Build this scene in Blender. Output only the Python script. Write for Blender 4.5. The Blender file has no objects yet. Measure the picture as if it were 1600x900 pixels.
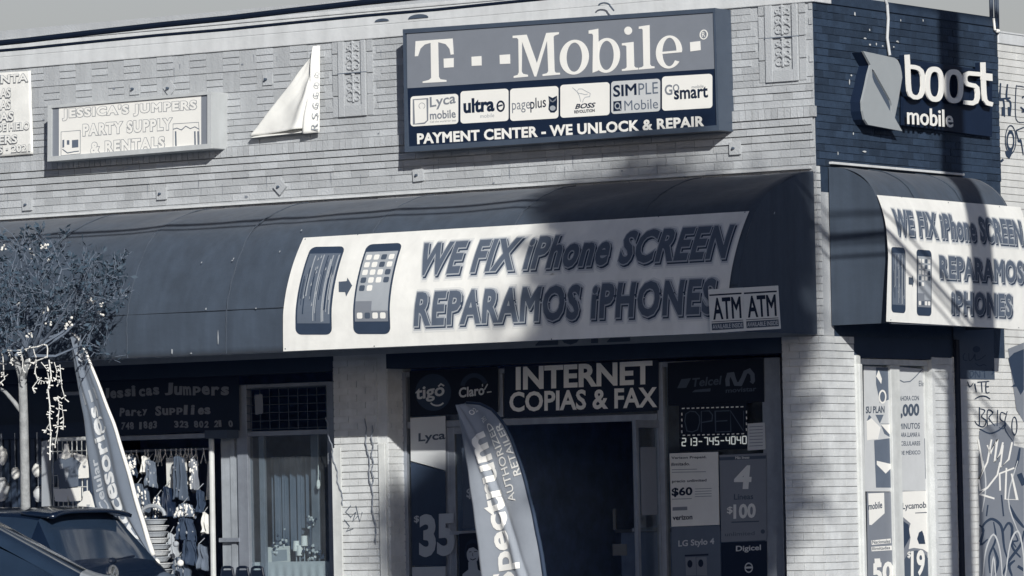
import bpy, bmesh, random
from math import *
from mathutils import Vector, Matrix, noise
from mathutils.geometry import tessellate_polygon
random.seed(7)
R = radians
scene = bpy.context.scene
COL = scene.collection

# ------------------------------------------------------------------ camera
CX, CY, F, S0 = 800, 450, 8041.86, 172.0
AZ, ROLL, HOR, EYE = R(33.7938), 0.02083, 354.2, 1.38
_f0 = Vector((-sin(AZ), cos(AZ), 0)); _r0 = Vector((cos(AZ), sin(AZ), 0)); _u0 = Vector((0, 0, 1))
_p = atan(HOR / F)
FWD = _f0 * cos(_p) + _u0 * sin(_p); _up = _u0 * cos(_p) - _f0 * sin(_p)
RGT = _r0 * cos(ROLL) - _up * sin(ROLL); UPV = _up * cos(ROLL) + _r0 * sin(ROLL)
CAM = -(FWD + RGT * ((1284 - CX) / F) - UPV * ((640 - CY) / F)) * (F / S0)
CAM.z = EYE
cam = bpy.data.cameras.new('camera'); camo = bpy.data.objects.new('camera', cam); COL.objects.link(camo)
mw = Matrix((RGT, UPV, -FWD)).transposed().to_4x4(); mw.translation = CAM
camo.matrix_world = mw
cam.sensor_width = 36; cam.lens = F / 1600 * 36; cam.clip_start = 0.5; cam.clip_end = 4000
scene.camera = camo

# ------------------------------------------------------------------ light
SUN = Vector((1.0, -1.0, 0.57)).normalized()
world = bpy.data.worlds.new('World'); scene.world = world; world.use_nodes = True
nt = world.node_tree; nt.nodes.clear()
sky = nt.nodes.new('ShaderNodeTexSky'); sky.sky_type = 'NISHITA'; sky.sun_disc = False
sky.sun_elevation = asin(SUN.z); sky.sun_rotation = R(135); sky.air_density = 1.0; sky.dust_density = 2.0; sky.ozone_density = 1.0
hsv = nt.nodes.new('ShaderNodeHueSaturation'); hsv.inputs['Saturation'].default_value = 0.55
tcw = nt.nodes.new('ShaderNodeTexCoord'); sep = nt.nodes.new('ShaderNodeSeparateXYZ'); rmp = nt.nodes.new('ShaderNodeValToRGB'); mul = nt.nodes.new('ShaderNodeMix')
mul.data_type = 'RGBA'; mul.blend_type = 'MULTIPLY'; mul.inputs[0].default_value = 1.0
e = rmp.color_ramp.elements; e[0].position = .0; e[0].color = (.36, .50, .80, 1); e[1].position = .085; e[1].color = (.94, .86, .86, 1)
for p_, c_ in ((.125, (.98, .90, .90, 1)), (.20, (.12, .20, .38, 1)), (.6, (.07, .13, .26, 1))): rmp.color_ramp.elements.new(p_).color = c_
bg = nt.nodes.new('ShaderNodeBackground'); bg.inputs['Strength'].default_value = 0.09
wo = nt.nodes.new('ShaderNodeOutputWorld')
nt.links.new(sky.outputs[0], hsv.inputs['Color']); nt.links.new(tcw.outputs['Generated'], sep.inputs[0]); nt.links.new(sep.outputs['Z'], rmp.inputs[0])
nt.links.new(hsv.outputs[0], mul.inputs[6]); nt.links.new(rmp.outputs[0], mul.inputs[7]); nt.links.new(mul.outputs[2], bg.inputs[0]); nt.links.new(bg.outputs[0], wo.inputs[0])
sl = bpy.data.lights.new('sun', 'SUN'); sl.energy = 4.5; sl.angle = R(0.5); sl.color = (1.0, 0.985, 0.95)
so = bpy.data.objects.new('sun', sl); COL.objects.link(so)
so.rotation_euler = SUN.to_track_quat('Z', 'Y').to_euler(); so.location = (20, -20, 30)
vs = scene.view_settings
vs.view_transform = 'Standard'; vs.look = 'None'; vs.exposure = 0.0; vs.gamma = 1.0; vs.use_curve_mapping = False
scene.display_settings.display_device = 'sRGB'

# ------------------------------------------------------------------ surfaces traced through the camera
def ray(px, py): return FWD + RGT * ((px - CX) / F) - UPV * ((py - CY) / F)
class Flat:
    """plane of the front facade ('F', y = -d) or of the side wall ('S', x = d); coordinates are metres"""
    curved = False
    def __init__(s, ax, d=0.0): s.ax, s.d = ax, d
    def hit(s, px, py):
        v = ray(px, py)
        if s.ax == 'F': P = CAM + v * ((-s.d - CAM.y) / v.y); return (P.x, P.z)
        P = CAM + v * ((s.d - CAM.x) / v.x); return (P.y, P.z)
    def pt(s, a, b, h=0.0):
        return Vector((a, -(s.d + h), b)) if s.ax == 'F' else Vector((s.d + h, a, b))
class Awn:
    """surface of an awning: profile of (distance from wall, z), coordinates along the wall and along the profile"""
    curved = True
    def __init__(s, ax, prof):
        s.ax = ax; P = []
        n = len(prof)
        for i in range(n - 1):
            p0, p1, p2, p3 = prof[max(i - 1, 0)], prof[i], prof[i + 1], prof[min(i + 2, n - 1)]
            for k in range(5):
                t = k / 5
                P.append(tuple(0.5 * (2 * p1[j] + (p2[j] - p0[j]) * t + (2 * p0[j] - 5 * p1[j] + 4 * p2[j] - p3[j]) * t * t + (3 * p1[j] - p0[j] - 3 * p2[j] + p3[j]) * t ** 3) for j in (0, 1)))
        P.append(prof[-1]); s.P = P; s.c = [0.0]
        for a, b in zip(P, P[1:]): s.c.append(s.c[-1] + hypot(b[0] - a[0], b[1] - a[1]))
        s.L = s.c[-1]
    def hit(s, px, py):
        v = ray(px, py); best = None
        for i in range(len(s.P) - 1):
            (d0, z0), (d1, z1) = s.P[i], s.P[i + 1]
            # distance axis of a point on the ray: D = e0 + t*e1
            e0, e1 = (-CAM.y, -v.y) if s.ax == 'F' else (CAM.x, v.x)
            nx, nz = z0 - z1, d1 - d0
            den = e1 * nx + v.z * nz
            if abs(den) < 1e-9: continue
            t = ((d0 - e0) * nx + (z0 - CAM.z) * nz) / den
            D, Z = e0 + e1 * t, CAM.z + v.z * t
            q = ((D - d0) * (d1 - d0) + (Z - z0) * (z1 - z0)) / max(1e-12, (s.c[i + 1] - s.c[i]) ** 2)
            lo = -1e-6 if i else -9; hi = 1 + 1e-6 if i < len(s.P) - 2 else 9
            if lo <= q <= hi and (best is None or t < best[0]):
                P = CAM + v * t
                best = (t, P.x if s.ax == 'F' else P.y, s.c[i] + q * (s.c[i + 1] - s.c[i]))
        return best[1], best[2]
    def pt(s, a, b, h=0.0):
        i = 0
        while i < len(s.c) - 2 and s.c[i + 1] < b: i += 1
        (d0, z0), (d1, z1) = s.P[i], s.P[i + 1]; L = s.c[i + 1] - s.c[i]; q = (b - s.c[i]) / L
        d = d0 + (d1 - d0) * q - (z1 - z0) / L * h; z = z0 + (z1 - z0) * q + (d1 - d0) / L * h
        return Vector((a, -d, z)) if s.ax == 'F' else Vector((d, a, z))

# ------------------------------------------------------------------ mesh builder
_tc = {}
def text_mesh(s, bold=0.0, shear=0.0, spc=1.0):
    k = (s, bold, shear, spc)
    if k in _tc: return _tc[k]
    cu = bpy.data.curves.new('t', 'FONT'); cu.body = s; cu.bevel_depth = max(bold, 0) * .8; cu.bevel_resolution = 0; cu.offset = min(bold, 0); cu.shear = shear; cu.space_character = spc; cu.resolution_u = 3
    o = bpy.data.objects.new('t', cu); COL.objects.link(o)
    dg = bpy.context.evaluated_depsgraph_get(); dg.update()
    me = bpy.data.meshes.new_from_object(o.evaluated_get(dg))
    vs = [(v.co.x, v.co.y) for v in me.vertices]; zs = [v.co.z for v in me.vertices]
    fs = [tuple(p.vertices) for p in me.polygons if all(zs[i] > -1e-5 for i in p.vertices)]
    bpy.data.objects.remove(o); bpy.data.curves.remove(cu); bpy.data.meshes.remove(me)
    used = sorted({i for f in fs for i in f}); mp = {j: i for i, j in enumerate(used)}
    vs = [vs[j] for j in used]; zs = [zs[j] for j in used]; fs = [tuple(mp[i] for i in f) for f in fs]
    par = list(range(len(vs)))
    def fd(i):
        while par[i] != i: par[i] = par[par[i]]; i = par[i]
        return i
    for f in fs:
        for i in f[1:]: par[fd(i)] = fd(f[0])
    ids = {}; lift = [(ids.setdefault(fd(i), len(ids)) % 4) * .0001 + max(0, zs[i]) / max(1e-6, bold * .8) * .0003 * (bold > 0) for i in range(len(vs))]   # neighbouring letters never share a plane
    _tc[k] = (vs, fs, lift); return _tc[k]

class MB:
    def __init__(s): s.v, s.f, s.t, s.k = [], [], [], 0
    def lift(s): s.k = (s.k + 1) % 40; return s.k * .00005
    def add(s, vs, fs, tone=0.5):
        n = len(s.v); s.v += [Vector(v) for v in vs]
        for f in fs: s.f.append([i + n for i in f]); s.t.append(tone)
    def box(s, x0, x1, y0, y1, z0, z1, tone=.5):
        s.add([(x, y, z) for x in (x0, x1) for y in (y0, y1) for z in (z0, z1)],
              [(0, 1, 3, 2), (4, 6, 7, 5), (0, 4, 5, 1), (2, 3, 7, 6), (0, 2, 6, 4), (1, 5, 7, 3)], tone)
    def sbox(s, su, a0, a1, b0, b1, h0, h1, tone=.5):
        p = [su.pt(a, b, h) for a in (a0, a1) for b in (b0, b1) for h in (h0, h1)]
        s.add(p, [(0, 1, 3, 2), (4, 6, 7, 5), (0, 4, 5, 1), (2, 3, 7, 6), (0, 2, 6, 4), (1, 5, 7, 3)], tone)
    def pbox(s, su, l, r, t, b, h0, h1):
        """box on a surface from pixel bounds"""
        my, mx = (t + b) / 2, (l + r) / 2
        s.sbox(su, su.hit(l, my)[0], su.hit(r, my)[0], su.hit(mx, b)[1], su.hit(mx, t)[1], h0, h1)
    def flat(s, su, loops, h=0.0, th=0.0, tone=.5):
        """polygon (first loop) with holes in surface coordinates"""
        vs = [p for lp in loops for p in lp]
        tri = tessellate_polygon([[Vector((a, b, 0)) for a, b in lp] for lp in loops])
        s._map(su, vs, tri, h, th, loops, tone)
    def _map(s, su, vs, tri, h, th=0.0, loops=None, tone=.5, up=None):
        up = up or [0.0] * len(vs)
        if su.curved:
            bm = bmesh.new(); bv = [bm.verts.new((a, b, e)) for (a, b), e in zip(vs, up)]
            for t in tri:
                try: bm.faces.new([bv[i] for i in t])
                except ValueError: pass
            lo = min(p[1] for p in vs); hi = max(p[1] for p in vs); n = int((hi - lo) / .06) + 1
            for k in range(1, n):
                bmesh.ops.bisect_plane(bm, geom=bm.verts[:] + bm.edges[:] + bm.faces[:], dist=1e-6, plane_co=(0, lo + (hi - lo) * k / n, 0), plane_no=(0, 1, 0))
            bm.verts.index_update()
            s.add([su.pt(v.co.x, v.co.y, h + v.co.z) for v in bm.verts], [[v.index for v in f.verts] for f in bm.faces], tone); bm.free()
        else:
            s.add([su.pt(a, b, h + th + e) for (a, b), e in zip(vs, up)], tri, tone)
            if th:
                s.add([su.pt(a, b, h) for a, b in vs], [tuple(reversed(t)) for t in tri], tone)
                for lp in loops or []:
                    n = len(lp); s.add([su.pt(a, b, q) for q in (h, h + th) for a, b in lp], [(i, (i + 1) % n, n + (i + 1) % n, n + i) for i in range(n)], tone)
    def poly(s, su, px, h=0.0, th=0.0, holes=()):
        h += s.lift()
        s.flat(su, [[su.hit(*p) for p in px]] + [[su.hit(*p) for p in q] for q in holes], h, th)
    def ring(s, su, cx, cy, ro, ri, h=0.0, th=0.0, a0=0, a1=360, n=40, sk=0.0, p=2.0, ic=(0, 0)):
        """elliptic ring / arc in pixels (ro, ri = (rx, ry)); sk skews y by x; ic shifts the inner ellipse"""
        h += s.lift()
        def e(r, t, c=(0, 0)):
            t = R(t); q = lambda w: copysign(abs(w) ** (2 / p), w)
            dx, dy = r[0] * q(cos(t)) + c[0], -r[1] * q(sin(t)) + c[1]
            return su.hit(cx + dx, cy + dy + dx * sk)
        full = a1 - a0 >= 360; m = n if full else n + 1
        A = [a0 + (a1 - a0) * i / n for i in range(m)]
        O = [e(ro, t) for t in A]; I = [e(ri, t, ic) for t in A]
        fs = [(i, (i + 1) % m, m + (i + 1) % m, m + i) for i in range(m if full else m - 1)]
        if su.curved or not th:
            s.add([su.pt(a, b, h) for a, b in O + I], fs)
        else:
            V = [su.pt(a, b, h + th) for a, b in O + I] + [su.pt(a, b, h) for a, b in O + I]
            fs2 = fs + [tuple(i + 2 * m for i in f) for f in fs]
            for i in range(m if full else m - 1):
                j = (i + 1) % m; fs2 += [(i, j, j + 2 * m, i + 2 * m), (m + i, m + j, 3 * m + j, 3 * m + i)]
            if not full: fs2 += [(0, m, 3 * m, 2 * m), (m - 1, 2 * m - 1, 4 * m - 1, 3 * m - 1)]
            s.add(V, fs2)
    def disc(s, su, cx, cy, rx, ry, h=0.0, th=0.0, n=28, sk=0.0, p=2.0):
        q = lambda w: copysign(abs(w) ** (2 / p), w)
        s.poly(su, [(cx + rx * q(cos(2 * pi * i / n)), cy - ry * q(sin(2 * pi * i / n)) + sk * rx * q(cos(2 * pi * i / n))) for i in range(n)], h, th)
    def stroke(s, su, px, w, h=0.0, th=0.0, closed=False, taper=1.0):
        """painted line: polyline in pixels, width in pixels"""
        h += s.lift(); n = len(px); P = [Vector(p) for p in px]; L, Rr = [], []
        for i in range(n):
            a = P[i - 1] if (i or closed) else P[i]; b = P[(i + 1) % n] if (i < n - 1 or closed) else P[i]
            d = (b - a); d = d.normalized() if d.length > 1e-6 else Vector((1, 0))
            nn = Vector((-d.y, d.x)); k = 1.0
            if (0 < i < n - 1) or closed:
                d1 = (P[i] - a).normalized(); k = 1 / max(.6, abs(d1.dot(d)))
            ww = w * .5 * k * (1 if taper == 1 else taper + (1 - taper) * sin(pi * (i + .5) / n))
            L.append(P[i] + nn * ww); Rr.append(P[i] - nn * ww)
        A = [su.hit(*p) for p in L] + [su.hit(*p) for p in Rr]
        m = n if closed else n - 1
        fs = [(i, (i + 1) % n, n + (i + 1) % n, n + i) for i in range(m)]
        if not th: s.add([su.pt(a, b, h) for a, b in A], fs)
        else:
            V = [su.pt(a, b, h + th) for a, b in A] + [su.pt(a, b, h) for a, b in A]; N = 2 * n
            f2 = fs + [tuple(i + N for i in f) for f in fs]
            for i in range(m):
                j = (i + 1) % n; f2 += [(i, j, j + N, i + N), (n + i, n + j, n + j + N, n + i + N)]
            if not closed: f2 += [(0, n, n + N, N), (n - 1, N - 1, 2 * N - 1, n - 1 + N)]
            s.add(V, f2)
    def text(s, su, body, lb, rb, lt, h=0.0, bold=0.0, shear=0.0, th=0.0, spc=1.0, ref=None, off=(0, 0)):
        """lettering fitted to three pixel corners; ref = bold value whose bounds are fitted (for outlines)"""
        vs, fs, up = text_mesh(body, bold, shear, spc)
        rv = vs if ref is None else text_mesh(body, ref, shear, spc)[0]
        x0 = min(v[0] for v in rv); x1 = max(v[0] for v in rv); y0 = min(v[1] for v in rv); y1 = max(v[1] for v in rv)
        o = lambda p: (p[0] + off[0], p[1] + off[1])
        A, B, C = Vector(su.hit(*o(lb))), Vector(su.hit(*o(rb))), Vector(su.hit(*o(lt)))
        V = []
        for x, y in vs:
            q = A + (B - A) * ((x - x0) / (x1 - x0)) + (C - A) * ((y - y0) / (y1 - y0)); V.append((q.x, q.y))
        if th and not su.curved:
            bm = bmesh.new(); bv = [bm.verts.new(su.pt(a, b, h + th + e)) for (a, b), e in zip(V, up)]
            for f in fs:
                try: bm.faces.new([bv[i] for i in f])
                except ValueError: pass
            bmesh.ops.remove_doubles(bm, verts=bm.verts, dist=1e-5)
            be = [e for e in bm.edges if e.is_boundary]
            r = bmesh.ops.extrude_edge_only(bm, edges=be)
            dv = su.pt(0, 0, 0) - su.pt(0, 0, th)
            for g in r['geom']:
                if isinstance(g, bmesh.types.BMVert): g.co += dv
            bm.verts.index_update()
            s.add([v.co.copy() for v in bm.verts], [[v.index for v in f.verts] for f in bm.faces]); bm.free()
        else: s._map(su, V, fs, h, up=up)
    def tube(s, pts, r, n=8, cap=True):
        pts = [Vector(p) for p in pts]; rs = r if isinstance(r, (list, tuple)) else [r] * len(pts)
        base = len(s.v); prev = None; k = len(pts); V = []
        for i, p in enumerate(pts):
            d = (pts[min(i + 1, k - 1)] - pts[max(i - 1, 0)])
            d = d.normalized() if d.length > 1e-9 else Vector((0, 0, 1))
            if prev is None: a = d.orthogonal().normalized()
            else:
                a = prev - d * prev.dot(d); a = a.normalized() if a.length > 1e-6 else d.orthogonal().normalized()
            prev = a; b = d.cross(a)
            V += [p + (a * cos(2 * pi * j / n) + b * sin(2 * pi * j / n)) * rs[i] for j in range(n)]
        fs = [(i * n + j, i * n + (j + 1) % n, (i + 1) * n + (j + 1) % n, (i + 1) * n + j) for i in range(k - 1) for j in range(n)]
        if cap: fs += [tuple(range(n)), tuple(range((k - 1) * n, k * n))]
        s.add(V, fs)
    def lathe(s, c, prof, n=16, ax=(0, 0, 1)):
        q = Vector((0, 0, 1)).rotation_difference(Vector(ax)); c = Vector(c)
        V = [c + q @ Vector((r * cos(2 * pi * j / n), r * sin(2 * pi * j / n), z)) for r, z in prof for j in range(n)]
        k = len(prof)
        s.add(V, [(i * n + j, i * n + (j + 1) % n, (i + 1) * n + (j + 1) % n, (i + 1) * n + j) for i in range(k - 1) for j in range(n)] + [tuple(range(n)), tuple(range((k - 1) * n, k * n))])
    def blob(s, c, r, n=10, jit=.15, tone=.5):
        c = Vector(c); V = []; m = n // 2 + 1
        for i in range(m + 1):
            t = pi * i / m
            for j in range(n):
                p = 2 * pi * j / n; d = Vector((sin(t) * cos(p), sin(t) * sin(p), cos(t)))
                k = 1 + jit * noise.noise(d * 2.3 + c * 7)
                V.append(c + Vector((d.x * r[0], d.y * r[1], d.z * r[2])) * k)
        s.add(V, [(i * n + j, i * n + (j + 1) % n, (i + 1) * n + (j + 1) % n, (i + 1) * n + j) for i in range(m) for j in range(n)], tone)
    def grid(s, fn, nu, nv):
        V = [fn(i / nu, j / nv) for j in range(nv + 1) for i in range(nu + 1)]
        s.add(V, [(j * (nu + 1) + i, j * (nu + 1) + i + 1, (j + 1) * (nu + 1) + i + 1, (j + 1) * (nu + 1) + i) for j in range(nv) for i in range(nu)])
    def build(s, name, m, parent=None, smooth=False, bevel=0.0, solid=0.0, loc=None):
        me = bpy.data.meshes.new(name)
        if loc is None:
            if parent is not None: loc = Vector(parent['_o'])
            else:
                lo = [min(v[i] for v in s.v) for i in range(3)]; hi = [max(v[i] for v in s.v) for i in range(3)]
                loc = Vector(((lo[0] + hi[0]) / 2, (lo[1] + hi[1]) / 2, lo[2]))
        loc = Vector(loc)
        me.from_pydata([v - loc for v in s.v], [], s.f); me.validate()
        at = me.attributes.new('tone', 'FLOAT', 'FACE')
        if len(me.polygons) == len(s.t): at.data.foreach_set('value', s.t)
        bm = bmesh.new(); bm.from_mesh(me); bmesh.ops.recalc_face_normals(bm, faces=bm.faces); bm.to_mesh(me); bm.free()
        if smooth:
            me.polygons.foreach_set('use_smooth', [True] * len(me.polygons))
        o = bpy.data.objects.new(name, me); COL.objects.link(o); me.materials.append(m)
        if parent is not None: o.parent = parent
        else: o.location = loc
        o['_o'] = loc
        if bevel:
            b = o.modifiers.new('bevel', 'BEVEL'); b.width = bevel; b.segments = 2; b.limit_method = 'ANGLE'; b.angle_limit = R(40)
        if solid:
            b = o.modifiers.new('solid', 'SOLIDIFY'); b.thickness = solid; b.offset = 0
        return o

def tag(o, label=None, cat=None, group=None, kind=None):
    if label: o['label'] = label
    if cat: o['category'] = cat
    if group: o['group'] = group
    if kind: o['kind'] = kind
    return o
def thing(name, label, cat, loc, group=None):
    o = bpy.data.objects.new(name, None); COL.objects.link(o); o.location = loc; o['_o'] = Vector(loc); o.empty_display_size = .2
    return tag(o, label, cat, group)

# ------------------------------------------------------------------ materials
def lin(c): return tuple((v / 255 / 12.92 if v <= 10 else ((v / 255 + .055) / 1.055) ** 2.4) for v in c)
def mat(name, srgb, k=0.93, rough=.75, var=.12, scale=6.0, bump=0.0, bscale=None, metal=0.0, spec=.3, tone=0.0, streak=0.0, coat=0.0, sheen=0.0):
    """srgb = colour the thing has in full sun in the photograph; k turns it into a base colour"""
    m = bpy.data.materials.new(name); m.use_nodes = True; t = m.node_tree; t.nodes.clear()
    N = t.nodes.new; L = t.links.new
    out = N('ShaderNodeOutputMaterial'); b = N('ShaderNodeBsdfPrincipled'); L(b.outputs[0], out.inputs[0])
    c = [min(.85, v * k) for v in lin(srgb)]
    b.inputs['Roughness'].default_value = rough; b.inputs['Metallic'].default_value = metal; b.inputs['Specular IOR Level'].default_value = spec
    if coat: b.inputs['Coat Weight'].default_value = coat; b.inputs['Coat Roughness'].default_value = .05
    if sheen: b.inputs['Sheen Weight'].default_value = sheen
    tc = N('ShaderNodeTexCoord'); rgb = N('ShaderNodeRGB'); rgb.outputs[0].default_value = (*c, 1); col = rgb.outputs[0]
    def vary(fac_out, amt):
        nonlocal col
        mr = N('ShaderNodeMapRange'); mr.inputs['To Min'].default_value = 1 - amt; mr.inputs['To Max'].default_value = 1 + amt; mr.inputs['From Min'].default_value = .3 if amt != tone else 0; mr.inputs['From Max'].default_value = .7 if amt != tone else 1
        mr.clamp = True; L(fac_out, mr.inputs['Value'])
        mx = N('ShaderNodeVectorMath'); mx.operation = 'SCALE'; L(col, mx.inputs[0]); L(mr.outputs[0], mx.inputs['Scale']); col = mx.outputs[0]
    if var:
        n1 = N('ShaderNodeTexNoise'); n1.inputs['Scale'].default_value = scale; n1.inputs['Detail'].default_value = 6; n1.inputs['Roughness'].default_value = .65
        L(tc.outputs['Object'], n1.inputs['Vector']); vary(n1.outputs['Fac'], var)
    if streak:
        mp = N('ShaderNodeMapping'); mp.inputs['Scale'].default_value = (9, 9, .9); L(tc.outputs['Object'], mp.inputs[0])
        n2 = N('ShaderNodeTexNoise'); n2.inputs['Scale'].default_value = 1.0; n2.inputs['Detail'].default_value = 4; L(mp.outputs[0], n2.inputs['Vector']); vary(n2.outputs['Fac'], streak)
    if tone:
        a = N('ShaderNodeAttribute'); a.attribute_name = 'tone'; vary(a.outputs['Fac'], tone)
    L(col, b.inputs['Base Color'])
    if bump:
        n3 = N('ShaderNodeTexNoise'); n3.inputs['Scale'].default_value = bscale or scale * 5; n3.inputs['Detail'].default_value = 5; L(tc.outputs['Object'], n3.inputs['Vector'])
        bp = N('ShaderNodeBump'); bp.inputs['Strength'].default_value = min(1, bump); bp.inputs['Distance'].default_value = .01 * max(1, bump); L(n3.outputs['Fac'], bp.inputs['Height']); L(bp.outputs[0], b.inputs['Normal'])
    return m
def glass_mat(name, dust=.06, tint=.8):
    m = bpy.data.materials.new(name); m.use_nodes = True; t = m.node_tree; t.nodes.clear(); N = t.nodes.new; L = t.links.new
    out = N('ShaderNodeOutputMaterial'); tr = N('ShaderNodeBsdfTransparent'); tr.inputs[0].default_value = (tint * .93, tint * .98, tint, 1)
    gl = N('ShaderNodeBsdfGlossy'); gl.inputs['Roughness'].default_value = .02; df = N('ShaderNodeBsdfDiffuse'); df.inputs[0].default_value = (.5, .53, .57, 1)
    lw = N('ShaderNodeLayerWeight'); lw.inputs[0].default_value = .5; pw = N('ShaderNodeMath'); pw.operation = 'POWER'; pw.inputs[1].default_value = 5; fr = N('ShaderNodeMath'); fr.operation = 'MULTIPLY_ADD'; fr.inputs[1].default_value = .9; fr.inputs[2].default_value = .04
    L(lw.outputs['Facing'], pw.inputs[0]); L(pw.outputs[0], fr.inputs[0])
    m1 = N('ShaderNodeMixShader'); m2 = N('ShaderNodeMixShader')
    tc = N('ShaderNodeTexCoord'); n1 = N('ShaderNodeTexNoise'); n1.inputs['Scale'].default_value = 3; n1.inputs['Detail'].default_value = 5
    mr = N('ShaderNodeMapRange'); mr.inputs['From Min'].default_value = .3; mr.inputs['From Max'].default_value = .7; mr.inputs['To Min'].default_value = dust * .5; mr.inputs['To Max'].default_value = dust * 1.6
    L(tc.outputs['Object'], n1.inputs['Vector']); L(n1.outputs['Fac'], mr.inputs['Value'])
    L(fr.outputs[0], m1.inputs[0]); L(tr.outputs[0], m1.inputs[1]); L(gl.outputs[0], m1.inputs[2])
    L(mr.outputs[0], m2.inputs[0]); L(m1.outputs[0], m2.inputs[1]); L(df.outputs[0], m2.inputs[2]); L(m2.outputs[0], out.inputs[0])
    return m

X = dict(
    brick=mat('pale_painted_brick', (179, 182, 184), rough=.8, var=.12, scale=2.2, bump=.6, bscale=60, tone=.12, streak=.12),
    plaster=mat('pale_cornice_paint', (206, 208, 208), rough=.8, var=.07, scale=4, bump=.25, bscale=30, streak=.07),
    navy_brick=mat('dark_painted_brick', (46, 60, 78), rough=.65, var=.2, scale=9, bump=.5, bscale=50, tone=.26),
    wall_white=mat('white_painted_brick', (214, 214, 210), rough=.8, var=.06, scale=5, bump=.3, bscale=50, tone=.04, streak=.06),
    pillar=mat('pillar_paint', (206, 208, 207), rough=.75, var=.13, scale=5, bump=.3, bscale=50, tone=.05, streak=.06),
    awning=mat('awning_canvas', (64, 75, 89), rough=.85, var=.10, scale=2.2, bump=.5, bscale=9, sheen=.15, streak=.13),
    white=mat('white_print', (240, 238, 231), var=.03, scale=3, rough=.55),
    vinyl=mat('white_vinyl', (236, 235, 229), var=.07, scale=2.5, rough=.5, bump=.8, bscale=5, streak=.04),
    cream=mat('cream_print', (225, 224, 218), var=.04, rough=.6),
    g200=mat('pale_grey_print', (200, 202, 202), var=.04), g165=mat('light_grey_print', (165, 170, 175), var=.05),
    g130=mat('grey_print', (128, 133, 141), var=.04, rough=.45), g100=mat('mid_grey_print', (98, 108, 122), var=.06),
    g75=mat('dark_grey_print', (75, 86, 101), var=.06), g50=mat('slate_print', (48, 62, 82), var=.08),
    g85=mat('letter_grey_print', (88, 98, 113), var=.08, scale=9),
    soft1=mat('soft_print', (222, 222, 218), var=.03), soft2=mat('softer_print', (186, 189, 192), var=.03),
    navy=mat('navy_print', (22, 36, 58), var=.08, rough=.5), ink=mat('black_ink', (14, 26, 44), var=.05, rough=.6),
    metal_dark=mat('dark_sign_metal', (70, 81, 96), var=.08, scale=5, rough=.45, spec=.5, bump=.1),
    metal_pale=mat('pale_sign_metal', (190, 193, 193), var=.07, scale=5, rough=.5, streak=.06),
    alu=mat('worn_aluminium', (150, 156, 165), var=.12, scale=8, rough=.4, metal=.4, streak=.08),
    frame_dark=mat('dark_window_frame', (62, 74, 92), var=.12, scale=8, rough=.5),
    frame_white=mat('white_window_frame', (205, 207, 204), var=.1, scale=8, rough=.55, streak=.1),
    black=mat('black_rubber', (20, 30, 46), var=.1, rough=.5), cable=mat('black_cable', (16, 28, 46), var=.15, rough=.6),
    room=mat('dim_shop_wall', (130, 150, 180), var=.15, rough=.9), room_dark=mat('dark_shop_wall', (150, 178, 222), var=.2, rough=.9),
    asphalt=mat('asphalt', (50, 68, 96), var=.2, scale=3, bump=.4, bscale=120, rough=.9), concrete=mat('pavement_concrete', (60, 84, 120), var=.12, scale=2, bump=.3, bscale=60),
    bark=mat('pale_bark', (150, 152, 152), var=.25, scale=14, bump=.7, bscale=40), twig=mat('grey_twig', (104, 114, 128), var=.25, scale=10),
    leaf=mat('dark_leaf', (62, 78, 92), var=.35, scale=4, rough=.6), blossom=mat('white_blossom', (236, 234, 226), var=.05),
    flag=mat('grey_flag_cloth', (112, 121, 134), var=.07, scale=5, rough=.7, sheen=.2), flag_dark=mat('dark_grey_flag_cloth', (108, 117, 129), var=.08, scale=5, rough=.7, sheen=.15), flag_pale=mat('pale_grey_flag_cloth', (146, 152, 160), var=.07, scale=5, rough=.7, sheen=.2),
    car_dark=mat('dark_car_paint', (18, 30, 48), var=.04, rough=.22, spec=.6, coat=.8), car_silver=mat('silver_car_paint', (178, 183, 188), var=.05, rough=.35, spec=.6, metal=.05, coat=.5),
    car_glass=mat('dark_car_glass', (38, 52, 70), var=.15, scale=3, rough=.08, spec=.8), chrome=mat('chrome', (200, 203, 204), metal=.8, rough=.15, var=.03),
    wood=mat('pole_wood', (92, 92, 92), var=.3, scale=6, bump=.5, streak=.2),
)
X['glass'] = glass_mat('window_glass', .025, .9); X['glass_dusty'] = glass_mat('dusty_window_glass', .04, .9)
FR = Flat('F', 0); SD = Flat('S', 0)
SIGNAL = X
# ================================================================== setting: ground
def sheet(name, x0, x1, y0, y1, z, m):
    b = MB(); b.add([(x0, y0, z), (x1, y0, z), (x1, y1, z), (x0, y1, z)], [(0, 1, 2, 3)]); return tag(b.build(name, m), kind='structure')
sheet('ground', -900, 900, -900, 900, -0.02, mat('dry_ground', (50, 70, 100), var=.2, scale=.3, bump=.3))
sheet('road', -300, 300, -17, -4.0, 0.0, X['asphalt'])
sheet('side_road', 5.6, 15, -3.99, 200, 0.0, X['asphalt'])
b = MB(); b.box(-60, 5.3, -3.85, -.001, -.1, .13); b.box(.001, 5.3, 0, 120, -.1, .13)
tag(b.build('pavement', X['concrete']), kind='structure')
b = MB(); b.box(-60, 5.45, -4.0, -3.852, -.1, .14); b.box(5.302, 5.45, -3.85, 120, -.1, .14)
tag(b.build('kerb', mat('kerb_concrete', (110, 116, 124), var=.12, scale=3)), kind='structure')

# ================================================================== the corner building
C_H = .0685
ZT = FR.hit(450, 317)[1]                       # top of the front awning on the wall
ZC = FR.hit(700, 51)[1]                        # underside of the cornice
BL = -14.0                                     # left end of the facade (outside the picture)
bld = thing('corner_shop_building', 'single storey corner shop of pale painted brick with a flat parapet', 'building', (-6, 3, 0))

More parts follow.
